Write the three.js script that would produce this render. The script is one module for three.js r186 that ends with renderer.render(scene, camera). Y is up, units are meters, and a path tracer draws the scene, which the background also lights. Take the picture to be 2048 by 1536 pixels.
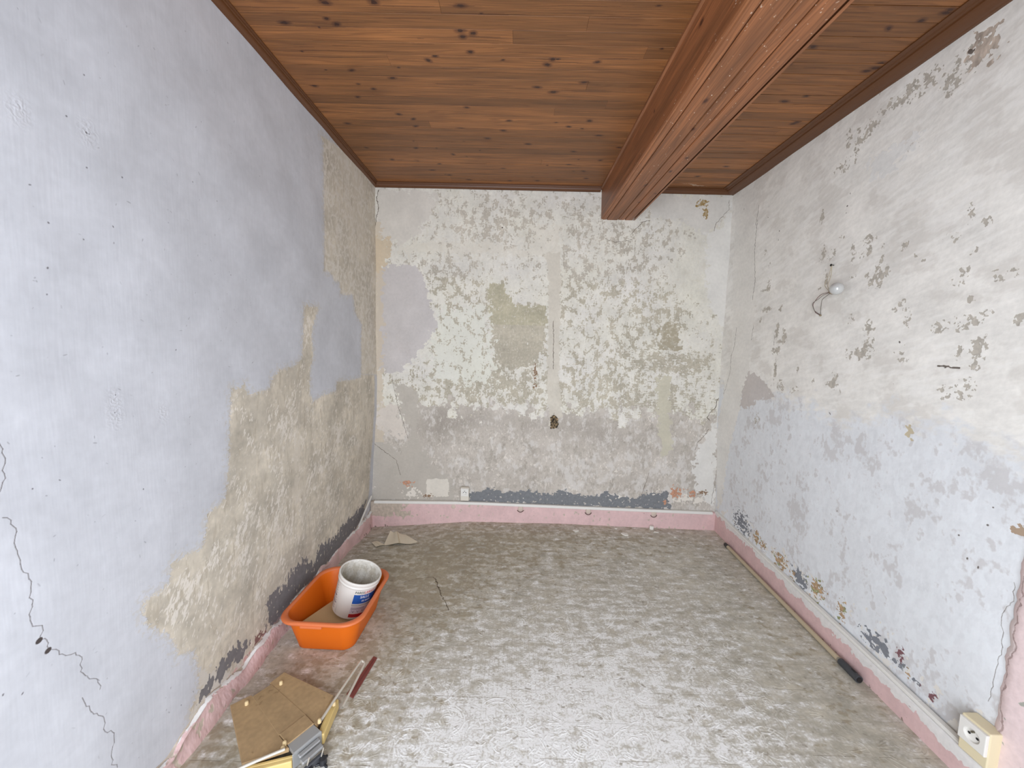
import * as THREE from 'three';
import { RectAreaLightUniformsLib } from 'three/addons/lights/RectAreaLightUniformsLib.js';
import { RoundedBoxGeometry } from 'three/addons/geometries/RoundedBoxGeometry.js';
import { mergeGeometries } from 'three/addons/utils/BufferGeometryUtils.js';

// ---------------------------------------------------------------- camera, sky, daylight, exposure
const scene = new THREE.Scene();
const FOCAL = 769;                                        // pixels of a 2048 x 1536 frame
const camera = new THREE.PerspectiveCamera(2 * Math.atan(768 / FOCAL) * 180 / Math.PI, 4 / 3, 0.02, 60);
camera.position.set(0, 1.42, 0);
camera.rotation.order = 'YXZ';
camera.rotation.set(-5.3 * Math.PI / 180, 0.37 * Math.PI / 180, 1.4 * Math.PI / 180);
const SKY = new THREE.Color().setRGB(0.9, 0.965, 1.07);
scene.background = SKY.clone().multiplyScalar(1.0);
RectAreaLightUniformsLib.init();
// the French window behind the camera: daylight enters through this opening
const OPENING = { x0: -0.85, x1: 0.75, y0: 0.03, y1: 2.2, z: 0.75 };
const daylight = new THREE.RectAreaLight(SKY, 7.8, OPENING.x1 - OPENING.x0, OPENING.y1 - OPENING.y0);
daylight.name = 'window_daylight';
daylight.position.set((OPENING.x0 + OPENING.x1) / 2, (OPENING.y0 + OPENING.y1) / 2, OPENING.z + 0.03);
daylight.lookAt(daylight.position.x, daylight.position.y, -3);
scene.add(daylight);
const renderer = new THREE.WebGLRenderer({ antialias: true });
renderer.toneMapping = THREE.LinearToneMapping;
renderer.toneMappingExposure = 1.0;
renderer.shadowMap.enabled = true;

// ---------------------------------------------------------------- where the marks lie (metres on each surface)
const BACK = {
scraped: [[-.226, 1.917], [-.092, 1.909], [-.011, 1.752], [.238, 1.758], [.251, 1.606], [.221, 1.452], [.176, 1.303], [.001, 1.272], [-.116, 1.241], [-.178, 1.442], [-.222, 1.709]],
fillerBlue: [[-1.081, 2.021], [-.774, 2.035], [-.705, 1.887], [-.65, 1.699], [-.603, 1.616], [-.703, 1.429], [-.812, 1.31], [-.899, 1.21], [-1.087, 1.217]],
fillerLow: [[-1.124, .625], [-1.06, .667], [-.9, .57], [-.781, .796], [-.749, .877], [-.773, 1.075], [-.899, 1.131], [-.938, 1.111], [-.9, .873], [-.781, .756], [-.628, .454], [-.478, .364], [-.473, .181], [-1.128, .163]],
whitePeel: [[-1.078, .94], [-.959, .967], [-.908, .873], [-.852, .786], [-.86, .673], [-.94, .695], [-1.039, .741], [-1.087, .748]],
whitePatch: [[-.688, .358], [-.511, .363], [-.505, .214], [-.687, .209]],
fillerRight: [[1.414, 2.305], [1.515, 2.362], [1.619, 2.563], [1.714, 1.449], [1.62, .938], [1.61, .657], [1.628, .186], [1.476, .306], [1.436, .531], [1.481, .694], [1.592, .898], [1.642, 1.176], [1.668, 1.448], [1.566, 1.675], [1.46, 1.824]],
fillerTopRight: [[.94, 2.578], [1.61, 2.592], [1.617, 2.491], [1.414, 2.305], [1.212, 2.41], [.985, 2.441]],
topLeftSmooth: [[-1.091, 2.585], [-.707, 2.572], [-.594, 2.534], [-.763, 2.258], [-.896, 2.181], [-1.094, 2.243]],
stripe: [[.222, 2.15], [.328, 2.153], [.342, 1.646], [.347, 1.182], [.382, .886], [.289, .824], [.256, 1.101], [.25, 1.644]],
olive: [[1.102, 1.221], [1.219, 1.224], [1.214, 1.047], [1.266, .648], [1.191, .585], [1.15, .806]],
slate: [[-.356, .259], [-.236, .267], [-.156, .298], [-.054, .259], [.065, .3], [.179, .27], [.308, .261], [.407, .301], [.508, .267], [.65, .254], [.768, .286], [.871, .248], [1.039, .24], [1.076, .295], [1.248, .304], [1.269, .163], [.553, .168], [-.355, .18]],
patchC: [[1.094, 1.619], [1.255, 1.63], [1.275, 1.439], [1.112, 1.442]],
patchD: [[.968, 1.385], [1.16, 1.413], [1.501, 1.398], [1.498, 1.281], [1.325, 1.265], [1.052, 1.27], [.935, 1.295]],
hole: [[.291, .888], [.31, .904], [.317, .92], [.33, .897], [.35, .881], [.353, .801], [.294, .792]],
whitePanel: [[-.589, 1.72], [-.234, 1.739], [-.216, 1.614], [-.177, 1.403], [-.173, 1.169], [-.486, 1.13], [-.644, 1.216], [-.672, 1.43]],
topPale: [[.106, 2.35], [.313, 2.354], [.33, 2.097], [-.059, 2.144], [-.287, 2.113], [-.896, 2.126], [-.934, 2.18], [-.516, 2.226], [-.136, 2.205], [.092, 2.166]],
cornerStain: [[-1.117, 2.235], [-1.003, 2.23], [-.965, 2.18], [-1.011, 2.03], [-1.069, 1.961], [-1.119, 1.971]],
density: [[-.14, 2.381, .264, .146, .4], [-.289, 2.268, .189, .11, .25], [.184, 2.278, .132, .166, .3], [.464, 2.358, .207, .183, .33], [.807, 2.255, .188, .129, .3], [1.144, 2.299, .225, .184, .22], [-.518, 2.409, .189, .22, .12], [-.59, 1.965, .134, .15, .35], [-.494, 1.892, .096, .189, .2], [-.319, 1.783, .154, .229, .3], [-.349, 1.126, .431, .158, .6], [.123, 1.098, .235, .119, .35], [.442, 1.951, .19, .15, .32], [.823, 1.96, .228, .188, .28], [.569, 1.652, .23, .23, .1], [.925, 1.469, .193, .232, .32], [1.179, 1.742, .229, .152, .42], [.41, 1.8, .115, .228, .1], [.586, 1.267, .272, .196, .25], [.792, 1.036, .391, .199, .45], [1.268, .929, .235, .24, .3], [-.509, 1.434, .156, .195, -.15], [1.411, 1.131, .156, .237, .1], [1.354, 1.972, .152, .339, -.3], [.279, 2.244, .057, .222, -.35], [-.119, 1.405, .233, .234, .3]],
dark: [[-.345, .855, .435, .104, 1], [.407, .827, .276, .141, .8], [-.621, .719, .159, .244, .7], [.727, .755, .237, .162, .7], [1.165, .686, .237, .162, .5], [1.455, .49, .119, .205, .6], [-.097, .366, .321, .124, .4], [-.663, 1.157, .079, .198, .4], [1.023, .397, .239, .124, .3]],
brick: [[-.841, .321, .056, .025], [1.316, .302, .056, .05], [1.449, .293, .032, .033], [1.233, .216, .024, .017]],
plasterWhite: [[-.8, .243, .101, .058], [1.17, .269, .072, .05], [.838, .247, .056, .029], [1.371, .249, .088, .041], [1.512, .245, .072, .033]],
scar: [[-.91, 1.463, .027, .093], [-.851, 1.387, .039, .054], [-.812, 1.434, .019, .031]],
mustard: [[1.383, 2.54, .03, .025], [1.403, 2.468, .019, .033], [1.347, 2.521, .022, .014]],
rust: [[-.679, .217, .032, .017], [.158, 1.236, .012, .055], [.157, 1.13, .012, .02], [1.527, .307, .04, .021]],
cracks: [
[[-1.057, 2.579], [-1.073, 2.524], [-1.058, 2.452], [-1.078, 2.361], [-1.086, 2.306]],
[[-1.116, 2.342], [-1.12, 2.25], [-1.106, 2.139], [-1.099, 2.047]],
[[-1.11, 1.764], [-1.13, 1.612], [-1.121, 1.419], [-1.13, 1.302]],
[[1.571, 2.562], [1.576, 2.497], [1.483, 2.387], [1.472, 2.336]],
[[1.631, 1.116], [1.588, 1.056], [1.581, .997], [1.541, .956], [1.52, .916], [1.546, .888]],
[[1.542, .824], [1.507, .767], [1.46, .714], [1.444, .653]],
[[1.626, .495], [1.616, .351], [1.602, .214]],
[[-1.144, .673], [-1.092, .626], [-1.013, .567], [-.933, .508], [-.913, .443], [-.897, .385]],
[[-.962, 1.169], [-.939, 1.051], [-.915, .945], [-.868, .802], [-.836, .689]],
[[.289, 1.638], [.295, 1.453], [.301, 1.267]],
[[1.091, .46], [1.065, .357], [1.042, .273]],
[[.843, 2.293], [.897, 2.349], [.932, 2.39], [.987, 2.405]],
[[.864, 2.257], [.733, 2.235], [.656, 2.259]],
],
};
const LEFT = {
tanHigh: [[-2.185, 2.543], [-2.223, 2.521], [-2.22, 2.324], [-2.212, 2.007], [-2.205, 1.83], [-2.288, 1.832], [-2.324, 1.796], [-2.389, 1.801], [-2.413, 1.726], [-2.576, 1.748], [-2.612, 1.638], [-2.728, 1.561], [-2.7, 1.21], [-3.082, 1.184], [-3.113, 2.623], [-2.494, 2.617]],
tanLow: [[-2.7, 1.21], [-2.691, 1.186], [-2.565, 1.182], [-2.333, 1.192], [-2.311, 1.133], [-2.164, 1.127], [-2.059, 1.104], [-2.026, 1.154], [-2.031, 1.279], [-2.065, 1.364], [-2.05, 1.465], [-2.089, 1.546], [-2.135, 1.62], [-1.984, 1.612], [-1.974, 1.5], [-1.957, 1.342], [-1.88, 1.305], [-1.766, 1.294], [-1.713, 1.261], [-1.682, 1.213], [-1.622, 1.208], [-1.556, 1.205], [-1.534, 1.228], [-1.536, 1.253], [-1.512, 1.235], [-1.461, 1.24], [-1.451, 1.162], [-1.44, 1.065], [-1.421, .91], [-1.405, .824], [-1.316, .806], [-1.301, .715], [-1.287, .691], [-1.171, .707], [-1.159, .644], [-1.121, .638], [-1.075, .643], [-1.067, .612], [-1.087, .553], [-1.143, .484], [-1.167, .43], [-1.176, .385], [-1.239, .343], [-1.26, .253], [-1.259, .171], [-1.22, .138], [-1.212, .071], [-1.283, .074], [-1.559, .055], [-1.873, .066], [-2.84, .079], [-2.928, .243], [-2.951, 1.193]],
slateBack: [[-2.863, .208], [-2.716, .212], [-2.517, .227], [-2.439, .229], [-2.336, .196], [-2.127, .251], [-2.083, .17], [-1.99, .25], [-1.911, .262], [-1.764, .241], [-1.671, .262], [-1.65, .131], [-1.722, .055], [-1.763, .065], [-1.873, .053], [-2.331, .065], [-2.74, .066], [-2.86, .089]],
slateFront: [[-1.498, .168], [-1.416, .198], [-1.368, .201], [-1.351, .175], [-1.289, .178], [-1.248, .164], [-1.268, .136], [-1.334, .125], [-1.411, .121], [-1.498, .112], [-1.542, .116]],
fleck: [[-1.792, 1.031, .197, .144, .6], [-1.748, .945, .121, .047, .6], [-2.227, .793, .354, .181, .5], [-1.657, .601, .237, .138, .6], [-1.994, .581, .35, .165, .4], [-1.439, .602, .113, .08, .6], [-1.313, .576, .147, .074, .6], [-1.171, .596, .075, .066, .6], [-1.424, .341, .144, .081, .35], [-1.719, .375, .165, .121, .4], [-1.221, .472, .082, .052, .4], [-2.415, .41, .24, .2, .4], [-2.508, .887, .208, .202, .4], [-2.412, 2.23, .222, .179, .6], [-2.294, 2.437, .128, .111, .3], [-2.471, 1.947, .153, .124, .4], [-2.033, 1.438, .104, .158, .6]],
smear: [[-2.565, 2.56, .249, .124, 1], [-2.671, 2.222, .178, .199, 1], [-2.732, 1.382, .141, .213, .8], [-2.762, .836, .117, .297, .6], [-1.905, .723, .056, .313, .6], [-1.724, .471, .038, .144, .4]],
paleBand: [[-1.259, .248], [-1.411, .107], [-1.559, .055], [-1.531, .032], [-1.405, .004], [-1.302, .013], [-1.213, .012], [-1.196, .087], [-1.225, .137], [-1.259, .171]],
redStain: [-1.577, .087],
holes: [[-.823, .719], [-.839, .681]],
specks: [[-.91, 1.683], [-1.323, 1.944], [-1.427, 1.921], [-1.671, 2.111], [-1.086, 1.858], [-.981, 1.665], [-1.053, 1.718], [-.901, 1.579], [-.896, 1.518], [-1.481, 1.671], [-.836, 1.077], [-.888, 1.079], [-.757, .647], [-.789, .619], [-1.185, .192], [-1.028, 1.219], [-1.034, 1.267], [-.88, 1.755], [-1.006, 2.066], [-1.008, 1.929], [-.96, 1.944], [-.998, 1.844], [-1.002, 1.929], [-1.515, 2.513], [-1.092, .98], [-1.728, -.221], [-1.225, 1.389]],
dents: [[-1.028, 1.206], [-1.031, 1.26], [-1.693, .959], [-1.17, 1.195], [-.87, 1.905], [-1.004, 1.93]],
cracks: [
[[-.79, 1.206], [-.794, 1.18], [-.792, 1.126], [-.783, 1.091]],
[[-.781, 1.034], [-.794, 1.022], [-.801, .993], [-.796, .961], [-.802, .918], [-.815, .875], [-.815, .815], [-.81, .788], [-.813, .762], [-.83, .751], [-.826, .73], [-.823, .719], [-.837, .708], [-.84, .684], [-.854, .672], [-.873, .639], [-.894, .628], [-.907, .607], [-.902, .57], [-.916, .543], [-.94, .513], [-.944, .482]],
[[-.902, .498], [-.921, .439], [-.948, .394], [-.948, .352], [-.971, .323], [-.966, .287], [-.961, .236], [-.977, .209]],
[[-2.82, .088], [-2.649, .092]],
],
scuff: [[-.947, 2.171], [-.97, 2.146], [-.994, 2.12]],
};
const RIGHT = {
peel: [[-2.118, 2.145, .015, .032, .9], [-1.43, 1.937, .015, .028, .8], [-1.411, 1.951, .014, .008, .5], [-1.377, 1.885, .013, .019, .8], [-1.656, 1.888, .015, .021, 1], [-1.821, 1.958, .035, .016, .8], [-1.833, 1.899, .036, .025, .7], [-1.745, 1.857, .007, .048, .9], [-1.902, 1.908, .011, .041, .8], [-2.051, 1.936, .069, .028, .4], [-2.084, 1.96, .011, .033, .8], [-1.764, 1.77, .034, .042, .9], [-1.723, 1.793, .021, .02, .7], [-1.812, 1.793, .016, .011, .7], [-1.886, 1.796, .017, .011, .7], [-1.313, 1.698, .037, .021, .55], [-1.282, 1.712, .01, .006, .8], [-1.431, 1.714, .029, .037, .35], [-1.398, 1.55, .042, .028, .65], [-1.346, 1.578, .022, .013, .6], [-1.484, 1.544, .032, .024, .5], [-1.348, 1.456, .024, .04, 1], [-1.358, 1.401, .014, .016, .8], [-1.408, 1.444, .01, .022, .8], [-1.391, 1.637, .012, .014, .8], [-1.376, 1.317, .028, .033, .75], [-1.249, 1.55, .013, .022, .85], [-1.814, 1.436, .056, .025, 1], [-1.766, 1.476, .023, .028, .9], [-1.771, 1.546, .023, .032, .95], [-1.871, 1.596, .017, .022, .7], [-1.929, 1.302, .019, .047, .6], [-1.945, 1.279, .028, .014, 1], [-2.39, 1.567, .017, .043, 1], [-2.324, 1.537, .016, .046, .9], [-2.353, 1.5, .054, .009, .8], [-2.381, 1.443, .035, .024, .8], [-2.373, 1.329, .014, .067, 1], [-2.311, 1.229, .029, .033, .8], [-2.508, 1.712, .038, .018, 1], [-2.378, 1.7, .014, .021, 1], [-2.51, 1.869, .018, .04, .8], [-2.544, 1.835, .039, .01, .8], [-1.607, 1.576, .013, .035, .75], [-1.643, 1.637, .033, .026, .45], [-1.439, 1.293, .025, .029, .4], [-2.186, 1.348, .01, .022, .8], [-2.064, 1.287, .011, .01, .8], [-1.634, 1.31, .008, .008, .8], [-2.2, 1.222, .03, .022, .6], [-2.047, 1.825, .018, .04, .7], [-2.082, 1.774, .016, .007, .8], [-2.568, 2.077, .013, .02, .7], [-2.524, 1.979, .012, .025, .6], [-2.559, 1.646, .013, .031, .5], [-1.969, 2.007, .019, .009, .6], [-1.602, 1.825, .007, .019, .5], [-1.567, 1.805, .009, .005, .6], [-1.62, 1.442, .023, .008, .6], [-1.603, 1.41, .022, .008, .6], [-1.605, 1.481, .005, .013, .6], [-1.89, 1.248, .007, .011, .5], [-2.503, .983, .039, .051, .5], [-1.479, 1.869, .041, .035, .2], [-1.412, 1.797, .056, .044, .15], [-1.854, 2.677, .05, .068, .7], [-1.646, 2.521, .077, .04, .5], [-1.55, 2.449, .035, .047, .7], [-1.744, 2.505, .087, .032, .5], [-1.926, 2.438, .028, .06, .5], [-1.877, 2.456, .039, .035, .6], [-1.697, 2.281, .063, .021, .4], [-1.999, 2.358, .059, .037, .4], [-1.985, 2.48, .018, .037, .7], [-1.491, 2.487, .04, .054, .4]],
greyPatch: [[-2.639, 1.298], [-2.526, 1.279], [-2.41, 1.219], [-2.365, 1.156], [-2.505, 1.117], [-2.649, 1.043], [-2.707, 1.056], [-2.688, 1.191]],
cornerStrip: [[-2.978, 2.555], [-2.793, 2.536], [-2.684, 2.219], [-2.643, 1.915], [-2.63, 1.448], [-2.647, 1.243], [-2.752, .908], [-2.854, .58], [-2.899, .288], [-2.96, .182], [-3.042, .646], [-2.859, 1.447]],
whitePatchHigh: [[-1.873, 2.323], [-1.789, 2.326], [-1.662, 2.322], [-1.623, 2.32], [-1.694, 2.26], [-1.754, 2.216], [-1.837, 2.231]],
bareHigh: [[-1.48, 2.553], [-1.432, 2.541], [-1.417, 2.499], [-1.422, 2.455], [-1.458, 2.464], [-1.476, 2.46], [-1.491, 2.487], [-1.498, 2.525]],
ochreChips: [[-1.563, 1.114], [-1.538, 1.148], [-1.538, 1.09]],
slate: [[-2.629, .234, .089, .069, 1], [-2.056, .197, .049, .038, 1], [-1.592, .183, .054, .03, 1], [-1.534, .184, .02, .033, .9], [-2.186, .195, .032, .035, .6], [-1.469, .173, .036, .016, .7], [-2.022, .174, .034, .027, .6], [-1.399, .161, .023, .013, .6]],
ochre: [[-2.45, .225, .035, .039, 1], [-2.208, .198, .056, .041, 1], [-1.92, .204, .049, .051, 1], [-1.763, .195, .021, .047, 1], [-2.099, .17, .022, .028, .6], [-2.374, .203, .037, .031, .7], [-1.438, .168, .021, .016, .6]],
maroon: [[-1.474, .213, .013, .028, 1], [-1.34, .162, .015, .015, .9], [-1.372, .16, .013, .011, .7]],
cracks: [
[[-2.68, 2.316], [-2.687, 2.122], [-2.66, 1.918], [-2.67, 1.787]],
[[-2.63, 1.616], [-2.639, 1.516]],
[[-2.677, 2.411], [-2.693, 2.287]],
[[-2.41, 1.541], [-2.406, 1.48]],
[[-2.823, 1.61], [-2.831, 1.484], [-2.866, 1.403], [-2.862, 1.281], [-2.907, 1.164], [-2.935, 1.112]],
],
specks: [[-2.451, 2.177], [-2.453, 2.124], [-1.952, 2.206], [-1.964, 2.119], [-1.962, 2.151], [-2.851, 2.446], [-2.575, 2.298], [-1.624, 1.485], [-1.444, 1.388], [-1.256, .868], [-1.25, .932], [-1.331, .795], [-1.843, .661], [-1.937, 1.128], [-1.941, 1.133], [-1.297, .727], [-1.264, .714]],
darkMark: [[-1.47, 1.393], [-1.445, 1.392], [-1.42, 1.389], [-1.399, 1.389]],
split: [[-1.484, 2.518], [-1.492, 2.513], [-1.501, 2.524]],
zone: 1.131,
};
const KNOTS = [[-.225, -1.487], [-.737, -1.551], [-.71, -1.575], [-.907, -1.573], [-.708, -1.484], [-.533, -1.478], [-.242, -1.595], [-.194, -1.607], [-.237, -1.624], [-.216, -1.701], [-.366, -1.724], [-.4, -1.752], [.106, -1.764], [.126, -1.732], [.315, -1.743], [-.757, -1.82], [-.59, -1.865], [.282, -1.87], [.071, -1.908], [.149, -1.939], [-.979, -1.927], [-.704, -1.942], [-.805, -2.004], [-.644, -2.139], [-.578, -2.18], [-.582, -2.246], [-.278, -2.07], [-.064, -2.176], [-.098, -2.271], [.363, -2.163], [.26, -2.22], [.442, -2.3], [-.193, -2.354], [.045, -2.407], [.59, -2.425], [-.641, -2.48], [.326, -2.482], [-.424, -2.549], [-.955, -2.234], [-.331, -2.26], [-.536, -2.679], [-.604, -2.774], [-.498, -2.843], [-.113, -2.729], [.319, -2.653], [.471, -2.852], [-.366, -2.912], [.128, -2.905], [-.071, -2.915], [-.837, -2.635], [-.95, -2.488], [.513, -2.585], [.433, -2.742], [1.142, -1.641], [1.349, -1.548], [1.432, -1.512], [1.259, -1.971], [1.333, -1.93], [1.464, -1.764], [1.485, -1.747], [1.482, -1.72], [1.43, -2.151], [1.437, -2.137], [1.11, -1.73], [1.227, -2.782], [1.341, -2.632], [1.507, -2.671], [1.482, -1.479], [1.483, -1.466]];
const TEAR = [[-.474, -2.254], [-.45, -2.228], [-.416, -2.144], [-.394, -2.09], [-.354, -2.023], [-.326, -1.957]];
const ROSETTES = [[.078, -1.443], [-.272, -1.46], [-.547, -1.322], [-.404, -1.283], [-.343, -1.243], [.206, -1.615], [.508, -1.644], [.15, -1.495], [.344, -1.363], [.565, -1.469], [-.017, -1.253], [.16, -1.219], [-.113, -1.3], [.772, -1.429], [.267, -1.45], [-.109, -1.768], [.248, -1.824], [-.344, -1.655], [.988, -1.576], [.956, -1.755], [.013, -1.208], [.472, -1.279], [.278, -1.266], [-.168, -1.203], [.813, -1.29], [.799, -1.902], [.248, -1.838], [.626, -2.101], [.095, -2.06], [-.111, -2.157], [-.514, -1.968], [.366, -2.022], [1.279, -2.598], [.494, -2.436], [.838, -2.3], [1.045, -1.708], [.981, -1.571], [1.048, -1.535], [1.004, -1.769], [1.101, -1.437], [1.023, -1.451]];

// ---------------------------------------------------------------- small tools
let seedState = 12345;
function rnd() { seedState = (seedState + 0x6d2b79f5) | 0; let t = Math.imul(seedState ^ (seedState >>> 15), 1 | seedState); t = (t + Math.imul(t ^ (t >>> 7), 61 | t)) ^ t; return ((t ^ (t >>> 14)) >>> 0) / 4294967296; }
const range = (a, b) => a + (b - a) * rnd();
const clamp = (x, a = 0, b = 1) => Math.min(b, Math.max(a, x));
const lerp = (a, b, t) => a + (b - a) * t;
const smooth = (a, b, x) => { const t = clamp((x - a) / (b - a)); return t * t * (3 - 2 * t); };
const names = new Map();
function numbered(n) { const k = names.get(n) ?? 0; names.set(n, k + 1); return k ? `${n}_${String(k).padStart(3, '0')}` : n; }
function shade(m) { m.castShadow = true; m.receiveShadow = true; return m; }
function part(name, geometry, material, parent, label) {
  const m = shade(new THREE.Mesh(geometry, material)); m.name = name; parent.add(m);
  if (label) m.userData.label = label;
  return m;
}
function thing(name, label, category, [x, y, z] = [0, 0, 0], group) {
  const g = new THREE.Group(); g.name = numbered(name); g.position.set(x, y, z); g.userData = { label, category };
  if (group) g.userData.group = group;
  scene.add(g); return g;
}
function struct(name, geometry, material, label) {
  const m = shade(new THREE.Mesh(geometry, material)); m.name = name; m.userData = { kind: 'structure' };
  if (label) m.userData.label = label;
  scene.add(m); return m;
}
// seamless noise tiles, zero mean and unit spread; 16 cells across, six octaves
const TILE = 1024;
function noiseTile(cells, octaves, ridged) {
  const a = new Float32Array(TILE * TILE);
  let amp = 1, c = cells;
  for (let o = 0; o < octaves; o++, amp *= 0.55, c *= 2) {
    const gx = new Float32Array(c * c), gy = new Float32Array(c * c);
    for (let i = 0; i < c * c; i++) { const t = rnd() * Math.PI * 2; gx[i] = Math.cos(t); gy[i] = Math.sin(t); }
    for (let y = 0; y < TILE; y++) {
      const fy = y / TILE * c, y0 = Math.floor(fy), v = fy - y0, y1 = (y0 + 1) % c, sv = v * v * v * (v * (v * 6 - 15) + 10);
      for (let x = 0; x < TILE; x++) {
        const fx = x / TILE * c, x0 = Math.floor(fx), u = fx - x0, x1 = (x0 + 1) % c, su = u * u * u * (u * (u * 6 - 15) + 10);
        const i00 = y0 * c + x0, i10 = y0 * c + x1, i01 = y1 * c + x0, i11 = y1 * c + x1;
        const n0 = lerp(gx[i00] * u + gy[i00] * v, gx[i10] * (u - 1) + gy[i10] * v, su);
        const n1 = lerp(gx[i01] * u + gy[i01] * (v - 1), gx[i11] * (u - 1) + gy[i11] * (v - 1), su);
        const n = lerp(n0, n1, sv);
        a[y * TILE + x] += amp * (ridged ? 0.3 - Math.abs(n) : n);
      }
    }
  }
  let m = 0, q = 0;
  for (const v of a) m += v; m /= a.length;
  for (let i = 0; i < a.length; i++) { a[i] -= m; q += a[i] * a[i]; }
  q = Math.sqrt(q / a.length);
  for (let i = 0; i < a.length; i++) a[i] /= q;
  return a;
}
const pair = (o, ridged) => ({ wide: noiseTile(16, o, ridged), fine: noiseTile(64, Math.min(o, 4), ridged) });
const T0 = pair(6), T1 = pair(6), T2 = pair(5, true), T3 = pair(2);
// noise at (x, y) metres whose largest features are about `cell` metres
function N(T, x, y, cell, cellY = cell) {
  const small = Math.min(cell, cellY) < 0.055, cells = small ? 64 : 16;
  T = small ? T.fine : T.wide;
  let u = x / cell / cells, v = y / cellY / cells;
  u = (u - Math.floor(u)) * TILE; v = (v - Math.floor(v)) * TILE;
  const x0 = u | 0, y0 = v | 0, fu = u - x0, fv = v - y0, x1 = (x0 + 1) & 1023, r0 = (y0 & 1023) * TILE, r1 = ((y0 + 1) & 1023) * TILE, xa = x0 & 1023;
  const p = T[r0 + xa], q = T[r1 + xa];
  return (p + (T[r0 + x1] - p) * fu) * (1 - fv) + (q + (T[r1 + x1] - q) * fu) * fv;
}
const level = (d) => d <= 0.001 ? -9 : d >= 0.999 ? 9 : Math.log(d / (1 - d)) * 0.6;     // share of the surface -> threshold in spreads
// a coarse grid of numbers over an extent, read back smoothly
function grid(ext, n, f) {
  const [x0, x1, y0, y1] = ext, a = new Float32Array(n * n);
  for (let j = 0; j < n; j++) for (let i = 0; i < n; i++) a[j * n + i] = f(lerp(x0, x1, i / (n - 1)), lerp(y0, y1, j / (n - 1)));
  const sx = (n - 1) / (x1 - x0), sy = (n - 1) / (y1 - y0);
  return (x, y) => {
    const u = clamp((x - x0) * sx, 0, n - 1.001), v = clamp((y - y0) * sy, 0, n - 1.001), i = u | 0, j = v | 0, fu = u - i, fv = v - j, k = j * n + i;
    return lerp(lerp(a[k], a[k + 1], fu), lerp(a[k + n], a[k + n + 1], fu), fv);
  };
}
function polyDistance(P) {                                  // negative inside
  return (x, y) => {
    let d = 1e9, inside = false;
    for (let i = 0, j = P.length - 1; i < P.length; j = i++) {
      const [ax, ay] = P[j], [bx, by] = P[i], ex = bx - ax, ey = by - ay, t = clamp(((x - ax) * ex + (y - ay) * ey) / (ex * ex + ey * ey));
      d = Math.min(d, Math.hypot(x - ax - ex * t, y - ay - ey * t));
      if ((ay > y) !== (by > y) && x < ex * (y - ay) / ey + ax) inside = !inside;
    }
    return inside ? -d : d;
  };
}
const poly = (ext, P, n = 320) => grid(ext, n, polyDistance(P));
function blobs(ext, L, base = 0, n = 320) {                  // [x, y, rx, ry, amount]
  return grid(ext, n, (x, y) => {
    let s = base;
    for (const [bx, by, rx, ry, a = 1] of L) { const q = ((x - bx) / rx) ** 2 + ((y - by) / ry) ** 2; if (q < 9) s += a * Math.exp(-q); }
    return s;
  });
}
// thin cracks drawn as jittered strokes; returns coverage 0..1 at (x, y)
function strokes(ext, w, h, draw) {
  const c = document.createElement('canvas'); c.width = w; c.height = h;
  const g = c.getContext('2d'); g.fillStyle = '#000'; g.fillRect(0, 0, w, h);
  const [x0, x1, y0, y1] = ext, sx = w / (x1 - x0), sy = h / (y1 - y0);
  g.strokeStyle = '#fff'; g.fillStyle = '#fff'; g.lineCap = 'round'; g.lineJoin = 'round';
  draw(g, (x) => (x - x0) * sx, (y) => (y1 - y) * sy, sx);
  const d = g.getImageData(0, 0, w, h).data, a = new Uint8Array(w * h);
  for (let j = 0; j < h; j++) for (let i = 0; i < w; i++) a[(h - 1 - j) * w + i] = d[(j * w + i) * 4];
  return (i, j) => a[j * w + i] / 255;
}
function crack(g, X, Y, s, P, width) {
  for (let k = 0; k + 1 < P.length; k++) {
    const [ax, ay] = P[k], [bx, by] = P[k + 1], n = Math.max(2, Math.ceil(Math.hypot(bx - ax, by - ay) / 0.012));
    let px = ax, py = ay;
    for (let i = 1; i <= n; i++) {
      const t = i / n, j = i < n ? 0.0035 : 0.0012, qx = lerp(ax, bx, t) + range(-j, j), qy = lerp(ay, by, t) + range(-j, j);
      g.lineWidth = Math.max(0.7, s * width * range(0.4, 1.4));
      g.beginPath(); g.moveTo(X(px), Y(py)); g.lineTo(X(qx), Y(qy)); g.stroke();
      px = qx; py = qy;
    }
  }
}
function dataTexture(data, w, h, srgb, wrap = THREE.MirroredRepeatWrapping) {
  const t = new THREE.DataTexture(data, w, h, THREE.RGBAFormat);
  if (srgb) t.colorSpace = THREE.SRGBColorSpace;
  t.wrapS = t.wrapT = wrap; t.magFilter = THREE.LinearFilter; t.minFilter = THREE.LinearMipmapLinearFilter; t.generateMipmaps = true; t.needsUpdate = true;
  return t;
}
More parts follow.
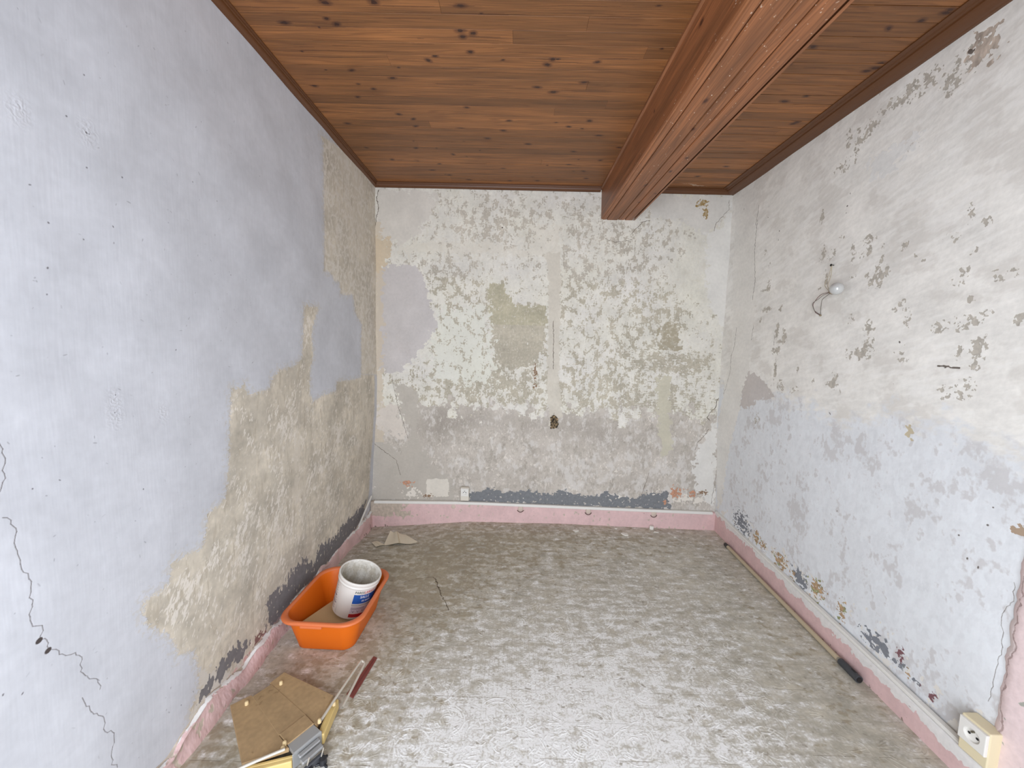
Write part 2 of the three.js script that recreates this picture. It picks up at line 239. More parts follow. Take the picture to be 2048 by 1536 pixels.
// f(x, y, px, i, j) fills px = [r, g, b, height 0..1] (colours as sRGB 0..255)
function surface(ext, w, h, f, bump = true) {
  const [x0, x1, y0, y1] = ext, c = new Uint8Array(w * h * 4), b = bump ? new Uint8Array(w * h * 4) : null, px = [0, 0, 0, 0.5];
  for (let j = 0, k = 0; j < h; j++) {
    const y = lerp(y0, y1, (j + 0.5) / h);
    for (let i = 0; i < w; i++, k += 4) {
      px[3] = 0.5; f(lerp(x0, x1, (i + 0.5) / w), y, px, i, j);
      c[k] = clamp(px[0], 0, 255); c[k + 1] = clamp(px[1], 0, 255); c[k + 2] = clamp(px[2], 0, 255); c[k + 3] = 255;
      if (b) { b[k] = b[k + 1] = b[k + 2] = clamp(px[3]) * 255; b[k + 3] = 255; }
    }
  }
  return { map: dataTexture(c, w, h, true), bumpMap: b ? dataTexture(b, w, h, false) : null };
}
const set = (px, c) => { px[0] = c[0]; px[1] = c[1]; px[2] = c[2]; };
const mix = (px, c, t) => { if (t <= 0) return; if (t > 1) t = 1; px[0] += (c[0] - px[0]) * t; px[1] += (c[1] - px[1]) * t; px[2] += (c[2] - px[2]) * t; };
const gain = (px, k) => { px[0] *= k; px[1] *= k; px[2] *= k; };
const std = (o) => new THREE.MeshStandardMaterial(o);
const phys = (o) => new THREE.MeshPhysicalMaterial(o);
const tube = (P, r, n = 40, m = 8, closed = false) => new THREE.TubeGeometry(new THREE.CatmullRomCurve3(P.map((p) => new THREE.Vector3(...p)), closed, 'catmullrom', 0.35), n, r, m, closed);
const rbox = (sx, sy, sz, r, [x, y, z] = [0, 0, 0]) => new RoundedBoxGeometry(sx, sy, sz, 2, r).translate(x, y, z);
function sheet(nu, nv, f, uvf) {                            // grid surface; f(u, v) -> [x, y, z]
  const g = new THREE.PlaneGeometry(1, 1, nu, nv), p = g.attributes.position, uv = g.attributes.uv;
  for (let i = 0; i < p.count; i++) { const u = uv.getX(i), v = uv.getY(i); p.setXYZ(i, ...f(u, v)); if (uvf) uv.setXY(i, ...uvf(u, v)); }
  g.computeVertexNormals();
  return g;
}
function toward(g, d) {                                     // turn the faces of a sheet so that they look along d
  const n = g.attributes.normal; let s = 0;
  for (let i = 0; i < n.count; i++) s += n.getX(i) * d[0] + n.getY(i) * d[1] + n.getZ(i) * d[2];
  if (s < 0) { const a = g.index.array; for (let i = 0; i < a.length; i += 3) { const t = a[i]; a[i] = a[i + 1]; a[i + 1] = t; } g.computeVertexNormals(); }
  return g;
}

// ---------------------------------------------------------------- plaster, paint, dust and painted floor light of the surfaces
const EL = [-3.02, -0.55, -0.02, 2.68], EB = [-1.16, 1.68, -0.02, 2.68], ER = [-3.02, -0.95, -0.02, 2.68], EF = [-1.15, 1.68, -3.05, -0.95];
const WHITE = [222, 219, 212], GREIGE = [182, 172, 156], SLATE = [122, 124, 126];

function leftWall() {
  const W = 1900, H = 2048, high = poly(EL, LEFT.tanHigh, 400), low = poly(EL, LEFT.tanLow, 400), sB = poly(EL, LEFT.slateBack), sF = poly(EL, LEFT.slateFront), pale = poly(EL, LEFT.paleBand);
  const fleck = blobs(EL, LEFT.fleck, 0.1), smear = blobs(EL, LEFT.smear), dents = blobs(EL, LEFT.dents.map(([x, y]) => [x, y, 0.02, 0.03, 1]));
  const lines = strokes(EL, W, H, (g, X, Y, s) => { for (const c of LEFT.cracks) crack(g, X, Y, s, c, 0.0008); for (const [x, y] of LEFT.holes) { g.beginPath(); g.ellipse(X(x), Y(y), s * 0.007, s * 0.006, 0.6, 0, 7); g.fill(); } });
  const dots = strokes(EL, W, H, (g, X, Y, s) => { for (const [x, y] of LEFT.specks) { g.beginPath(); g.ellipse(X(x), Y(y), s * range(0.0012, 0.003), s * range(0.001, 0.002), rnd() * 3, 0, 7); g.fill(); } for (let i = 0; i < 260; i++) { g.globalAlpha = range(0.15, 0.5); g.beginPath(); g.ellipse(X(range(-1.6, -0.5)), Y(range(0.1, 2.5)), s * range(0.001, 0.006), s * range(0.0008, 0.0016), rnd() * 3, 0, 7); g.fill(); } });
  return surface(EL, W, H, (x, y, px, i, j) => {
    const fine = N(T0, x, y, 0.03), mid = N(T1, x, y, 0.2), brush = N(T3, x, y, 0.006, 0.09);
    const bristle = N(T1, x, y, 0.02, 0.0022) * 0.0035 + N(T0, x + 3, y, 0.012) * 0.0045;
    const edge = Math.min(high(x, y), low(x, y)) + bristle;
    if (edge > 0) {                                          // smooth bluish white paint
      set(px, [197, 198, 203]); gain(px, 1 + fine * 0.006 + mid * 0.012 + brush * 0.004);
      px[3] = 0.62 + fine * 0.018 + brush * 0.012 + N(T3, x, y, 0.05) * 0.03;
      if (edge < 0.03) mix(px, [190, 183, 172], 0.35 * (N(T0, x, y, 0.02) > level(0.75 - edge * 18) ? 0 : 1));
    } else {                                                 // bare plaster
      set(px, [199, 190, 174]); gain(px, 1 + fine * 0.02 + mid * 0.045);
      px[3] = 0.42 + N(T0, x, y, 0.05) * 0.03 + fine * 0.03;
      const lv = clamp(fleck(x, y), 0, 0.7), ux = x * 0.85 + y * 0.4, uy = y * 0.85 - x * 0.3;
      const fl = 0.7 * N(T1, ux, uy, 0.016, 0.045) + 0.6 * N(T0, ux, uy, 0.006, 0.016) + 0.5 * N(T1, x + 3, y, 0.12, 0.16), thr = 1.35 - lv * 1.5;
      const amount = smooth(thr, thr + 0.7, fl);
      mix(px, [230, 223, 213], 0.78 * amount); px[3] += 0.12 * amount;
      const scrape = smooth(0.7, 1.7, N(T0, x + 7, y + 2, 0.02, 0.11)); mix(px, [172, 161, 143], 0.45 * scrape * (1 - amount)); px[3] -= 0.05 * scrape;
      mix(px, [196, 188, 174], 0.4 * smooth(0.2, 1.6, N(T1, x + 2, y, 0.07, 0.2)));
      const sm = smear(x, y);
      if (sm > 0.1) mix(px, [211, 202, 187], 0.8 * smooth(0.25, 0.9, sm + N(T0, x + 1, y, 0.06, 0.2) * 0.25));
      if (high(x, y) < 0) { const v = smooth(-0.2, 1.1, N(T2, x + 2, y, 0.045, 0.07) + fine * 0.4); mix(px, [206, 199, 185], 0.35); mix(px, [218, 212, 202], 0.75 * v); px[3] += 0.08 * v; }
      if (pale(x, y) + N(T0, x, y, 0.03) * 0.012 < 0) { mix(px, [205, 199, 190], 0.8); }
      const ss = Math.min(sB(x, y), sF(x, y)) + N(T0, x, y, 0.025, 0.05) * 0.012;
      if (ss < 0 && N(T1, x, y, 0.02, 0.04) < 1.9) { set(px, [118, 115, 116]); gain(px, 1 + fine * 0.02); px[3] = 0.36 + fine * 0.01; }
      const rs = Math.hypot((x - LEFT.redStain[0]) / 0.045, (y - LEFT.redStain[1]) / 0.035) + N(T0, x, y, 0.03) * 0.3;
      if (rs < 1) mix(px, [110, 68, 66], 0.75);
      if (low(x, y) > -0.05 && y < 0.1) mix(px, [205, 160, 155], smooth(0.1, 0.05, y + N(T0, x, y, 0.04) * 0.02));
    }
    const dn = dents(x, y);
    if (dn > 0.15) { const q = N(T2, x, y, 0.012); px[3] += dn * q * 0.14; mix(px, [176, 170, 168], dn * clamp(q * 0.12)); }
    const l = lines(i, j); if (l > 0) { mix(px, [70, 62, 60], l); px[3] -= l * 0.5; }
    const s = dots(i, j); if (s > 0) { mix(px, [95, 92, 96], s * 0.8); px[3] -= s * 0.2; }
  });
}

function backWall() {
  const W = 2048, H = 1946, S = Object.fromEntries(['scraped', 'fillerBlue', 'fillerLow', 'whitePeel', 'whitePatch', 'fillerRight', 'fillerTopRight', 'topLeftSmooth', 'stripe', 'olive', 'slate', 'patchC', 'patchD', 'hole', 'whitePanel', 'topPale', 'cornerStain'].map((k) => [k, poly(EB, BACK[k])]));
  const den = blobs(EB, BACK.density, 0.11), dark = blobs(EB, BACK.dark), brick = blobs(EB, BACK.brick), pw = blobs(EB, BACK.plasterWhite), scar = blobs(EB, BACK.scar), mus = blobs(EB, BACK.mustard), rust = blobs(EB, BACK.rust);
  const lines = strokes(EB, W, H, (g, X, Y, s) => { BACK.cracks.forEach((c, k) => crack(g, X, Y, s, c, k === 9 ? 0.003 : k === 0 || k === 4 ? 0.0036 : 0.002)); g.beginPath(); g.arc(X(-.121), Y(2.326), s * 0.005, 0, 7); g.fill(); });
  return surface(EB, W, H, (x, y, px, i, j) => {
    const fine = N(T0, x, y, 0.02), mid = N(T1, x, y, 0.16), big = N(T0, x + 5, y, 0.5), rag = N(T0, x, y + 4, 0.05) * 0.014 + N(T1, x, y, 0.012) * 0.005;
    const warm = N(T3, x + 2, y, 0.35);
    const low = smooth(1.02, 0.86, y + mid * 0.05);           // the older, dirtier paint below the picture rail line
    // upper field: cream paint with peeled patches
    set(px, [218, 214, 203]); gain(px, 1 + fine * 0.012 + mid * 0.014); px[2] -= warm;
    mix(px, [190, 182, 165], 0.3 * smooth(0.3, 1.8, N(T1, x + 2, y, 0.035, 0.05) * 0.7 + fine * 0.5));
    px[3] = 0.6 + fine * 0.02;
    let d = den(x, y);
    if (S.scraped(x, y) + rag < 0) d = 0.97;
    if (S.whitePanel(x, y) + rag * 2 < 0) { d = 0.2; mix(px, [216, 216, 203], 0.6); }
    if (S.topPale(x, y) + rag < 0) { d *= 0.35; mix(px, [214, 206, 190], 0.35); }
    if (S.patchC(x, y) + rag < 0) d = 0.9;
    if (S.patchD(x, y) + rag * 1.5 < 0) d = 0.86;
    const up = y > 1.95 ? 1 : 0;
    const p = N(T1, x, y, 0.055, 0.065) * 0.75 + N(T0, x + 9, y, 0.013) * 0.4 + N(T3, x, y, 0.01, 0.06) * 0.22 + N(T3, x + 4, y, 0.06, 0.008) * (y < 1.45 && x > 0.9 ? 0.5 : 0.12);
    const lv = level(clamp(d, 0.01, 0.985));
    const gone = smooth(-0.05, 0.2, lv - p + N(T0, x + 1, y + 1, 0.007) * 0.08);
    if (gone > 0) {
      const bare = (up ? [184, 176, 162] : S.scraped(x, y) < 0 && y > 1.6 ? [177, 170, 146] : [179, 171, 153]).map((v) => v * (1 + fine * 0.02 + big * 0.015 + mid * 0.02));
      mix(px, bare, gone * 0.94); px[3] = lerp(px[3], 0.44 + fine * 0.02, gone);
      mix(px, [212, 206, 192], 0.45 * gone * smooth(1.0, 1.9, N(T1, x, y + 3, 0.012, 0.02) + 0.5 * N(T0, x, y, 0.05)));
      if (gone < 0.9) mix(px, [152, 143, 128], 0.22 * gone);
    }
    if (low > 0) {
      const cl = N(T1, x + 6, y, 0.09, 0.12) * 0.6 + N(T0, x + 3, y + 3, 0.03, 0.045) * 0.5 + N(T0, x, y + 5, 0.009, 0.016) * 0.4, dk = smooth(0.25, 1.5, dark(x, y) + cl * 0.55), lt = smooth(1.3, 2.4, N(T0, x + 8, y, 0.018, 0.03) + cl * 0.5 + N(T1, x + 2, y, 0.15, 0.1) * 0.6);
      const t = [190, 182, 171].map((v, k) => v + cl * 10 + N(T1, x, y + 2, 0.22) * 4 - dk * [27, 27, 26][k] + lt * (1 - dk * 0.6) * 24);
      const cloud = smooth(0.1, 1.7, N(T1, x + 4, y + 1, 0.1, 0.13) * 0.7 + N(T0, x, y + 9, 0.03, 0.05) * 0.6 + (x > 0.35 && y < 0.75 ? 0.55 : 0)) * (1 - dk);
      for (let k = 0; k < 3; k++) t[k] += ([212, 207, 200][k] - t[k]) * 0.75 * cloud;
      mix(px, t, smooth(-0.35, 0.35, N(T0, x, y, 0.05) * 0.5 + N(T1, x, y, 0.015) * 0.25 + low * 4 - 2)); px[3] = lerp(px[3], 0.52 + cl * 0.03, low);
    }
    const sc = BACK.scar ? scar(x, y) : 0;
    if (sc > 0.25) { const q = N(T2, x, y, 0.02, 0.035); mix(px, q > 0.5 ? [150, 134, 112] : [212, 205, 192], 0.7 * smooth(0.25, 0.6, sc)); px[3] += q * 0.1; }
    const fill = (k, c, hgt = 0.58, soft = 1) => { const e = S[k](x, y) + rag * soft; if (e < 0) { const f = c.map((v) => v * (1 + fine * 0.006 + mid * 0.01)); mix(px, f, 0.92); px[3] = hgt + fine * 0.008; } };
    fill('topLeftSmooth', [208, 202, 192]); fill('fillerTopRight', [211, 207, 199]); fill('stripe', [205, 198, 184], 0.6, 0.4); fill('olive', [196, 190, 170], 0.6, 0.7);
    if (S.patchC(x, y) + rag < 0) mix(px, [164, 154, 132], 0.75 * smooth(-0.6, 0.5, N(T1, x, y, 0.03) + 0.4));
    fill('fillerBlue', [194, 188, 185], 0.62, 0.8); fill('fillerLow', [184, 177, 166], 0.55); fill('fillerRight', [221, 218, 211], 0.62);
    if (x < -1.0 && y < 2.35 && y > 0.65 && x + N(T0, x, y, 0.06) * 0.02 < -1.035) { mix(px, [203, 189, 168], 0.75); px[3] = 0.52 + fine * 0.02; }
    fill('cornerStain', [203, 186, 160], 0.5);
    fill('whitePeel', [212, 203, 192], 0.68, 1.4); fill('whitePatch', [220, 213, 200], 0.7, 0.25);
    if (pw(x, y) > 0.1 && pw(x, y) + N(T0, x, y, 0.03) * 0.25 > 0.75) { set(px, [224, 217, 205]); px[3] = 0.5 + fine * 0.03; }
    const sl = S.slate(x, y) + N(T0, x, y, 0.03, 0.02) * 0.007 + N(T1, x, y, 0.09) * 0.008;
    if (sl < 0 && N(T1, x + 2, y, 0.03) < 1.8) { set(px, SLATE); gain(px, 1 + fine * 0.02); px[3] = 0.62; }
    if (brick(x, y) > 0.1 && brick(x, y) + N(T0, x, y, 0.02) * 0.25 > 0.62) { set(px, [184, 138, 112]); gain(px, 1 + fine * 0.05); px[3] = 0.3; }
    if (mus(x, y) > 0.1 && mus(x, y) + N(T0, x, y, 0.02) * 0.3 > 0.5) { mix(px, [150, 122, 72], 0.6 + fine * 0.2); px[3] = 0.4; }
    if (rust(x, y) > 0.1 && rust(x, y) + N(T0, x, y, 0.015) * 0.3 > 0.55) { mix(px, [120, 88, 62], 0.75); px[3] = 0.4; }
    if (S.hole(x, y) + N(T0, x, y, 0.015) * 0.003 < 0) { set(px, [96, 82, 62]); gain(px, 1 + N(T0, x, y, 0.02) * 0.35); px[3] = 0.2 + fine * 0.1; }
    const l = lines(i, j); if (l > 0) { mix(px, [78, 66, 54], l * 0.95); px[3] -= l * 0.5; }
  });
}

function rightWall() {
  const W = 1700, H = 2048, S = Object.fromEntries(['greyPatch', 'cornerStrip', 'whitePatchHigh', 'bareHigh', 'ochreChips'].map((k) => [k, poly(ER, RIGHT[k])]));
  const peel = blobs(ER, RIGHT.peel, 0, 500), slate = blobs(ER, RIGHT.slate), ochre = blobs(ER, RIGHT.ochre), maroon = blobs(ER, RIGHT.maroon);
  const lines = strokes(ER, W, H, (g, X, Y, s) => { for (const c of RIGHT.cracks) crack(g, X, Y, s, c, 0.0024); crack(g, X, Y, s, RIGHT.darkMark, 0.006); crack(g, X, Y, s, RIGHT.split, 0.009); crack(g, X, Y, s, [[-1.17, .72], [-1.165, .66], [-1.185, .6], [-1.17, .5], [-1.18, .3]], 0.0009); });
  const dots = strokes(ER, W, H, (g, X, Y, s) => { for (const [x, y] of RIGHT.specks) { g.beginPath(); g.ellipse(X(x), Y(y), s * range(0.002, 0.005), s * range(0.0015, 0.004), rnd() * 3, 0, 7); g.fill(); } });
  return surface(ER, W, H, (x, y, px, i, j) => {
    const fine = N(T0, x, y, 0.02), mid = N(T1, x, y, 0.18), rag = N(T0, x, y + 4, 0.03) * 0.008;
    const trowel = N(T1, x + y * 0.5, y - x * 0.3, 0.12, 0.03);
    set(px, [235, 232, 225]); gain(px, 1 + fine * 0.008 + mid * 0.014 + trowel * 0.008); px[3] = 0.6 + fine * 0.02 + trowel * 0.024;
    mix(px, [213, 208, 200], 0.5 * smooth(0.3, 1.6, N(T0, x + 3, y, 0.25, 0.18) + N(T1, x, y, 0.04) * 0.3)); mix(px, [241, 239, 234], 0.4 * smooth(0.6, 1.6, trowel + N(T0, x, y, 0.3) * 0.6));
    const zone = RIGHT.zone + N(T0, x, 2, 0.3) * 0.025 + N(T1, x, y, 0.05) * 0.012;
    const wz = smooth(0.07, -0.05, y - zone + N(T0, x + 2, y, 0.06, 0.03) * 0.02);   // lower part: cooler distemper, mottled
    if (wz > 0) {
      const q = N(T1, x + 7, y, 0.07, 0.1) * 0.55 + N(T0, x + 4, y, 0.025, 0.04) * 0.5 + fine * 0.25, big = N(T1, x + 1, y, 0.25, 0.3);
      const c = [225, 227, 229].map((v) => v * (1 + q * 0.014));
      mix(px, c, wz);
      mix(px, [193, 189, 187], 0.6 * wz * smooth(0.3, 1.7, q + big * 0.7)); mix(px, [230, 233, 235], 0.7 * wz * smooth(0.4, 1.6, N(T0, x + 9, y, 0.03, 0.06) - big * 0.4));
      px[3] = lerp(px[3], 0.55 + q * 0.04, wz);
    }
    const pe = clamp(peel(x, y), 0, 0.97);
    if (pe > 0.12 && N(T0, x + 1, y, 0.025, 0.035) * 0.5 + N(T1, x, y, 0.012) * 0.35 < level(pe) * 0.75 - 0.08) {
      mix(px, [181, 174, 162], 0.88); gain(px, 1 + fine * 0.03); px[3] = 0.42 + fine * 0.02;
    }
    const fill = (k, c, hgt = 0.6, soft = 1) => { if (S[k](x, y) + rag * soft < 0) { mix(px, c.map((v) => v * (1 + fine * 0.008 + mid * 0.01)), 0.9); px[3] = hgt + fine * 0.01; } };
    fill('cornerStrip', [232, 229, 222]); fill('greyPatch', [199, 192, 187], 0.5); fill('whitePatchHigh', [229, 228, 224], 0.66, 2); fill('ochreChips', [196, 182, 152], 0.4);
    if (S.bareHigh(x, y) + rag * 2 < 0) { set(px, [186, 172, 158]); gain(px, 1 + N(T0, x, y, 0.02, 0.06) * 0.06); px[3] = 0.4 + fine * 0.05; }
    const n = N(T0, x, y, 0.03, 0.02) * 0.28 + N(T1, x, y, 0.012) * 0.12;
    if (y < 0.34 && y < 0.235 + N(T0, x, y, 0.05) * 0.03 + N(T1, x, y, 0.25) * 0.03 && N(T1, x + 1, y, 0.06) > 0.9) { set(px, [226, 222, 214]); px[3] = 0.5; }
    const sv = slate(x, y), ov = ochre(x, y), mv = maroon(x, y);
    if (sv > 0.1 && sv + n > 0.52) { set(px, [128, 131, 137]); gain(px, 1 + fine * 0.02); px[3] = 0.4; }
    if (ov > 0.1 && ov + n > 0.55) { set(px, N(T0, x, y, 0.04) > 0.6 ? [150, 152, 110] : [178, 150, 118]); gain(px, 1 + fine * 0.06); px[3] = 0.3 + fine * 0.05; }
    if (mv > 0.1 && mv + n > 0.55) { set(px, [126, 88, 92]); px[3] = 0.4; }
    if (x > -1.2 && y < 0.93 && y > 0.86 && Math.hypot((x + 1.172) / 0.022, (y - 0.885) / 0.016) + N(T0, x, y, 0.02) * 0.25 < 1) { set(px, [172, 150, 128]); px[3] = 0.35; }
    const l = lines(i, j); if (l > 0) { mix(px, [92, 82, 74], l * 0.85); px[3] -= l * 0.5; }
    const s = dots(i, j); if (s > 0) { mix(px, [96, 88, 82], s * 0.85); px[3] -= s * 0.2; }
  });
}

function floorSkin() {
  const W = 2048, H = 1520, tear = strokes(EF, W, H, (g, X, Y, s) => { g.globalAlpha = 0.75; crack(g, X, Y, s, TEAR.slice(0, 4), 0.006); crack(g, X, Y, s, TEAR.slice(3), 0.0035); g.globalAlpha = 0.5; crack(g, X, Y, s, [TEAR[0], [TEAR[0][0] - 0.09, TEAR[0][1] + 0.02], [TEAR[0][0] - 0.16, TEAR[0][1] + 0.06]], 0.003); });
  // ring and spoke motifs pressed into the vinyl
  const motif = strokes(EF, W, H, (g, X, Y, s) => {
    const spots = ROSETTES.map(([x, z], k) => [x, z, k % 4 === 3]);
    for (let i = 0; i < 170; i++) spots.push([range(-0.9, 1.5), range(-2.6, -0.97), rnd() < 0.35]);
    for (const [x, z, spokes] of spots) {
      const R = range(0.05, 0.1), turn = rnd() * 6.28, rings = Math.floor(range(4, 8));
      if (spokes) for (let k = 0; k < 22; k++) {
        const a = turn + k / 22 * 6.28 + range(-0.08, 0.08), r0 = R * range(0.3, 0.6), r1 = R * range(0.8, 1.2);
        g.globalAlpha = range(0.25, 0.9); g.lineWidth = s * range(0.003, 0.006);
        g.beginPath(); g.moveTo(X(x + r0 * Math.cos(a)), Y(z + r0 * Math.sin(a))); g.lineTo(X(x + r1 * Math.cos(a)), Y(z + r1 * Math.sin(a))); g.stroke();
      } else for (let k = 0; k < rings; k++) {
        const r = R * (k + 0.5) / rings, arcs = Math.ceil(range(1, 3.5));
        for (let q = 0; q < arcs; q++) {
          const a = turn + range(-0.5, 0.5) + q * 6.28 / arcs, b = a + range(0.8, 1.9);
          g.globalAlpha = range(0.25, 0.95); g.lineWidth = s * range(0.003, 0.0058);
          g.beginPath(); g.ellipse(X(x), Y(z), r * s, r * s * 0.92, 0, a, b); g.stroke();
        }
      }
    }
    for (let i = 0; i < 4200; i++) {                          // short comma strokes between the motifs
      const x = range(-1.1, 1.6), z = range(-3, -0.95), a = range(-0.5, 0.5), l = range(0.006, 0.03);
      g.globalAlpha = range(0.05, 0.5); g.lineWidth = s * range(0.0018, 0.0045);
      g.beginPath(); g.moveTo(X(x), Y(z)); g.quadraticCurveTo(X(x + l * 0.5), Y(z + a * l + 0.004), X(x + l), Y(z + a * l)); g.stroke();
    }
  });
  const spots = strokes(EF, W, H, (g, X, Y, s) => { for (let i = 0; i < 420; i++) { g.globalAlpha = range(0.2, 0.9); g.beginPath(); g.ellipse(X(range(-1.1, 1.6)), Y(range(-3, -0.95)), s * range(0.002, 0.009), s * range(0.0015, 0.004), rnd() * 3, 0, 7); g.fill(); } });
  const flakes = strokes(EF, W, H, (g, X, Y, s) => { for (let i = 0; i < 170; i++) { g.globalAlpha = range(0.5, 1); g.beginPath(); g.arc(X(range(-1.0, 1.6)), Y(range(-3, -0.95)), s * range(0.0012, 0.0035), 0, 7); g.fill(); } });
  const dustAndLight = blobs(EF, [[0.25, -1.2, 0.8, 0.45, 0.72], [0.5, -1.75, 0.75, 0.4, 0.32], [0.0, -1.15, 0.6, 0.3, 0.25], [0.7, -2.2, 0.6, 0.4, 0.15], [1.3, -1.3, 0.25, 0.6, -0.3], [-0.7, -1.9, 0.3, 0.6, -0.28], [-0.3, -2.6, 0.5, 0.4, -0.12]], 0.27);  // plaster dust, plus window brightness on the near floor painted into the colour
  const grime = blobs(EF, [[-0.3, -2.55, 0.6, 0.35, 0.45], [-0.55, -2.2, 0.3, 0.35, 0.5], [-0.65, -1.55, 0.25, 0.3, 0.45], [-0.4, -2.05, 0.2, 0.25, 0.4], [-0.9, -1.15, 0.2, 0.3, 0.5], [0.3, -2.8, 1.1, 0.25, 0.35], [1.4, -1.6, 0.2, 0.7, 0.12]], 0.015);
  return surface(EF, W, H, (x, z, px, i, j) => {
    const fine = N(T0, x, z, 0.02), mid = N(T1, x, z, 0.12, 0.06), m = motif(i, j) * smooth(-0.9, 0.7, N(T1, x + 11, z, 0.06, 0.05) + N(T0, x, z + 11, 0.015) * 0.5), big = N(T0, x + 3, z, 0.35);
    set(px, [181, 174, 158]); gain(px, 1 + fine * 0.02 + mid * 0.03 + big * 0.02);
    px[3] = 0.5 + fine * 0.015;
    const streak = N(T1, x, z + 3, 0.1, 0.035), d = clamp(dustAndLight(x, z), 0.02, 0.95);
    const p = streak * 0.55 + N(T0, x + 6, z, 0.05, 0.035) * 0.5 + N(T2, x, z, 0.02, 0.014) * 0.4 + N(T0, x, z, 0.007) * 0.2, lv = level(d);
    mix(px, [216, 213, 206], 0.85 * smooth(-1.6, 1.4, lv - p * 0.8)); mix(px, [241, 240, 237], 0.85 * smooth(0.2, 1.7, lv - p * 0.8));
    // wear: motif ridges rubbed pale where plaster dust was trodden in, hollows left dirty
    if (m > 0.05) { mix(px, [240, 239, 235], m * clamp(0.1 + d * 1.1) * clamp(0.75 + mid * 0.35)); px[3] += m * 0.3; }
    else if (d > 0.4) mix(px, [164, 156, 143], 0.42 * smooth(0.0, 1.4, N(T2, x + 3, z, 0.02, 0.012) + mid * 0.4));
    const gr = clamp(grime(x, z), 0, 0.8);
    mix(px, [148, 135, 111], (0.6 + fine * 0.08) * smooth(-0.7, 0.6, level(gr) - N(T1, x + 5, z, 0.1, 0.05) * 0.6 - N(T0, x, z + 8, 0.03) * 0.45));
    mix(px, [128, 118, 104], 0.5 * smooth(1.9, 2.5, N(T0, x + 2, z + 1, 0.045, 0.03)));
    const seam = Math.abs((((z + 0.31 * Math.floor(x / 1.1)) / 0.135) % 1 + 1) % 1 - 0.5) > 0.491 && N(T0, x, z, 0.1) > -0.1;
    if (seam) { mix(px, [140, 132, 118], 0.4); px[3] -= 0.12; }
    const sp = spots(i, j); if (sp > 0) mix(px, [118, 108, 94], sp * 0.5);
    const fl = flakes(i, j); if (fl > 0.3) { mix(px, [232, 229, 222], fl * 0.85); px[3] += 0.2; }
    const t = tear(i, j); if (t > 0) { mix(px, [74, 61, 44], t); px[3] -= t * 0.5; }
  });
}

const ROW = 0.0672, EC = [-1.1, 1.62, -3.03, -0.98];
const rowOf = (z) => Math.floor((z + 3.0) / ROW);
const pieces = [];                                           // every ceiling board: row, x range
{
  const fixed = new Map([[21, [0.24]], [20, [-0.04]], [13, [0.17]], [14, [0.42]], [18, [-0.57]], [22, [-0.3]], [11, [-0.5]], [5, [0.14]], [16, [0.3]], [8, [-0.62]], [19, [0.5]]]);
  for (let r = 0; r < 31; r++) {
    const cuts = [-1.07, ...(fixed.get(r) ?? (rnd() < 0.3 ? [range(-0.8, 0.4)] : [])), 0.63];
    for (let k = 0; k + 1 < cuts.length; k++) pieces.push({ r, x0: cuts[k], x1: cuts[k + 1], s: pieces.length });
    const cr = [0.87, ...(r === 11 ? [1.4] : []), 1.53];
    for (let k = 0; k + 1 < cr.length; k++) pieces.push({ r, x0: cr[k], x1: cr[k + 1], s: pieces.length });
  }
}
function pine(px, a, b, tone) {                               // a along the grain, b across, both metres
  const w = N(T3, a, b, 0.9, 0.06) * 0.0075 + N(T3, a + 9, b, 0.25, 0.07) * 0.0016;
  const ring = Math.sin((b + w) * 520 + N(T3, a, b, 0.9, 0.2) * 3), fibre = N(T0, a, b, 0.22, 0.0045);
  set(px, [136, 89, 50]); gain(px, tone * (1 + fibre * 0.04 + N(T1, a, b, 0.4, 0.03) * 0.05));
  if (ring > 0.25) mix(px, [100, 60, 31], (ring - 0.25) * 0.5);
  px[3] = 0.5 + fibre * 0.03 - Math.max(0, ring) * 0.03;
}
